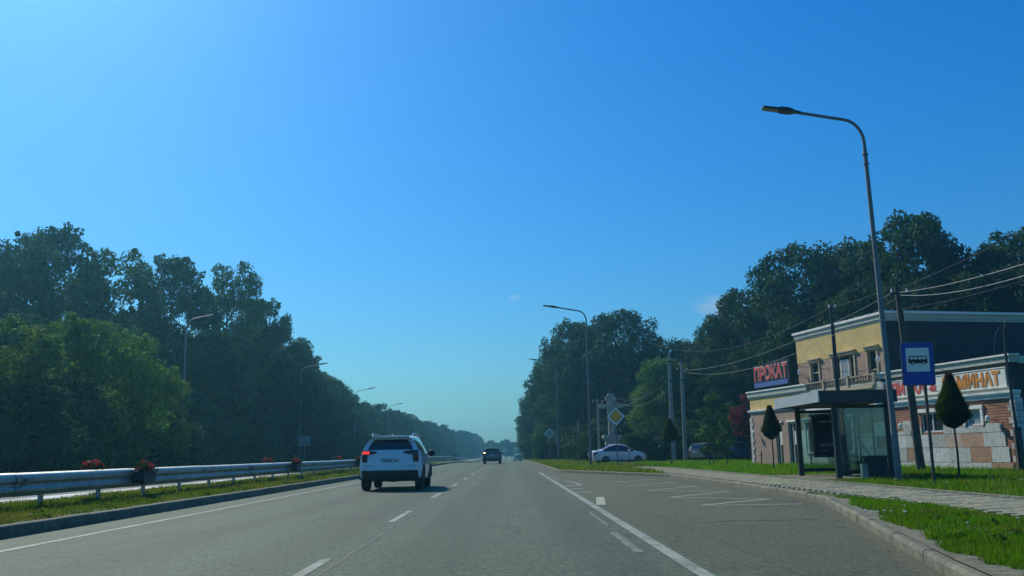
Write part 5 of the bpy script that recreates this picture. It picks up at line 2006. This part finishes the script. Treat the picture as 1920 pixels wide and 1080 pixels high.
sedan('white_sedan', (8.75, 73.6, verge_z(8.7, 73) + .01), R(-80), M['car_silver'], 'white sedan standing across the side street by the priority sign', 1.06)
sedan('beige_hatchback', (17.3, 79.0, verge_z(17, 79)), R(-52), M['car_beige'], 'beige hatchback parked in the shade left of the red leaved tree', 1.0, True)
sedan('blue_car', (20.3, 79.5, verge_z(20, 79)), R(-60), M['car_blue'], 'dark blue car parked in the shade beside the building corner', 1.0, True)
sedan('distant_car', (2.0, 212, dip(212)), R(4), M['car_silver'], 'tiny pale car far ahead at the right road edge', 1.05, True)


def van(name, loc, rz, label):
    root = empty(name, loc, rz, label, 'van')
    MB().prism_x([(-2.6, .35), (2.5, .35), (2.6, .9), (2.2, 1.25), (1.5, 2.35), (1.2, 2.5), (-2.5, 2.5), (-2.65, 2.2)], -.98, .98).build('body', M['car_dark'], root)
    MB().prism_x([(2.23, 1.27), (1.54, 2.32), (1.52, 2.30), (2.19, 1.25)], -.9, .9).build('windscreen', M['car_glass'], root)
    MB().box(-.9, .9, -2.4, 1.15, 2.504, 2.60).build('roof_panel', M['car_white'], root)
    for sx in (-1, 1):
        for yw in (-1.6, 1.6):
            wheel(root, sx * .88, yw, .36, .22, sx)
        MB().box(min(sx * .65, sx * .95), max(sx * .65, sx * .95), 2.5, 2.62, .75, .95).build('headlamp', M['head_lamp'], root)
    return root


van('oncoming_van', (-13.6, 240, dip(240) + .02), PI, 'small distant van on the opposite road behind the barrier')


# ================================================================ small clouds (real volumes, far off)
def cloud(name, loc, size, label, dens, seed):
    bm = bmesh.new()
    bmesh.ops.create_icosphere(bm, subdivisions=3, radius=1.0)
    me = bpy.data.meshes.new(name)
    bm.to_mesh(me)
    bm.free()
    o = link(name, me)
    o.location = loc
    o.scale = size
    m = bpy.data.materials.new(name)
    m.use_nodes = True
    nt = m.node_tree
    nt.nodes.remove(nt.nodes['Principled BSDF'])
    vol = nt.nodes.new('ShaderNodeVolumePrincipled')
    vol.inputs['Color'].default_value = (1, 1, 1, 1)
    vol.inputs['Anisotropy'].default_value = 0.3
    tc = nt.nodes.new('ShaderNodeTexCoord')
    n = noise(nt, coords(nt, scale=(1, 1, .8)), 1.9 + seed * .1, 6, .65)
    ln = nt.nodes.new('ShaderNodeVectorMath')
    ln.operation = 'LENGTH'
    nt.links.new(tc.outputs['Object'], ln.inputs[0])
    fall = ramp(nt, ln.outputs['Value'], [(0.1, 1.0), (0.95, 0.0)])
    k = nt.nodes.new('ShaderNodeMath')
    k.operation = 'MULTIPLY'
    r = ramp(nt, n, [(0.42, 0.0), (0.68, 1.0)])
    nt.links.new(r, k.inputs[0])
    nt.links.new(fall, k.inputs[1])
    k2 = nt.nodes.new('ShaderNodeMath')
    k2.operation = 'MULTIPLY'
    k2.inputs[1].default_value = dens
    nt.links.new(k.outputs[0], k2.inputs[0])
    nt.links.new(k2.outputs[0], vol.inputs['Density'])
    nt.links.new(vol.outputs[0], nt.nodes['Material Output'].inputs['Volume'])
    me.materials.append(m)
    return tag(o, label, 'cloud')


cloud('cloud', (722, 3000, 474), (120, 60, 52), 'small pale cloud beside the wood behind the building', .03, 1)
cloud('cloud', (27, 3000, 515), (34, 20, 20), 'tiny wisp of cloud above the far end of the road', .022, 2)


# ================================================================ haze volume added to imitate lens veil and glow
hz = MB().box(-140, 140, -45, 760, -2.2, 24.5).build('haze')
hz['kind'] = 'stuff'
hz['label'] = 'added bluish haze standing in for lens glare over the road and woods'
hm = bpy.data.materials.new('haze')
hm.use_nodes = True
hm.node_tree.nodes.remove(hm.node_tree.nodes['Principled BSDF'])
hv = hm.node_tree.nodes.new('ShaderNodeVolumePrincipled')
hv.inputs['Color'].default_value = (0.24, 0.74, 1.0, 1)
hv.inputs['Density'].default_value = 0.0007
hv.inputs['Anisotropy'].default_value = 0.6
hm.node_tree.links.new(hv.outputs[0], hm.node_tree.nodes['Material Output'].inputs['Volume'])
hz.data.materials.append(hm)
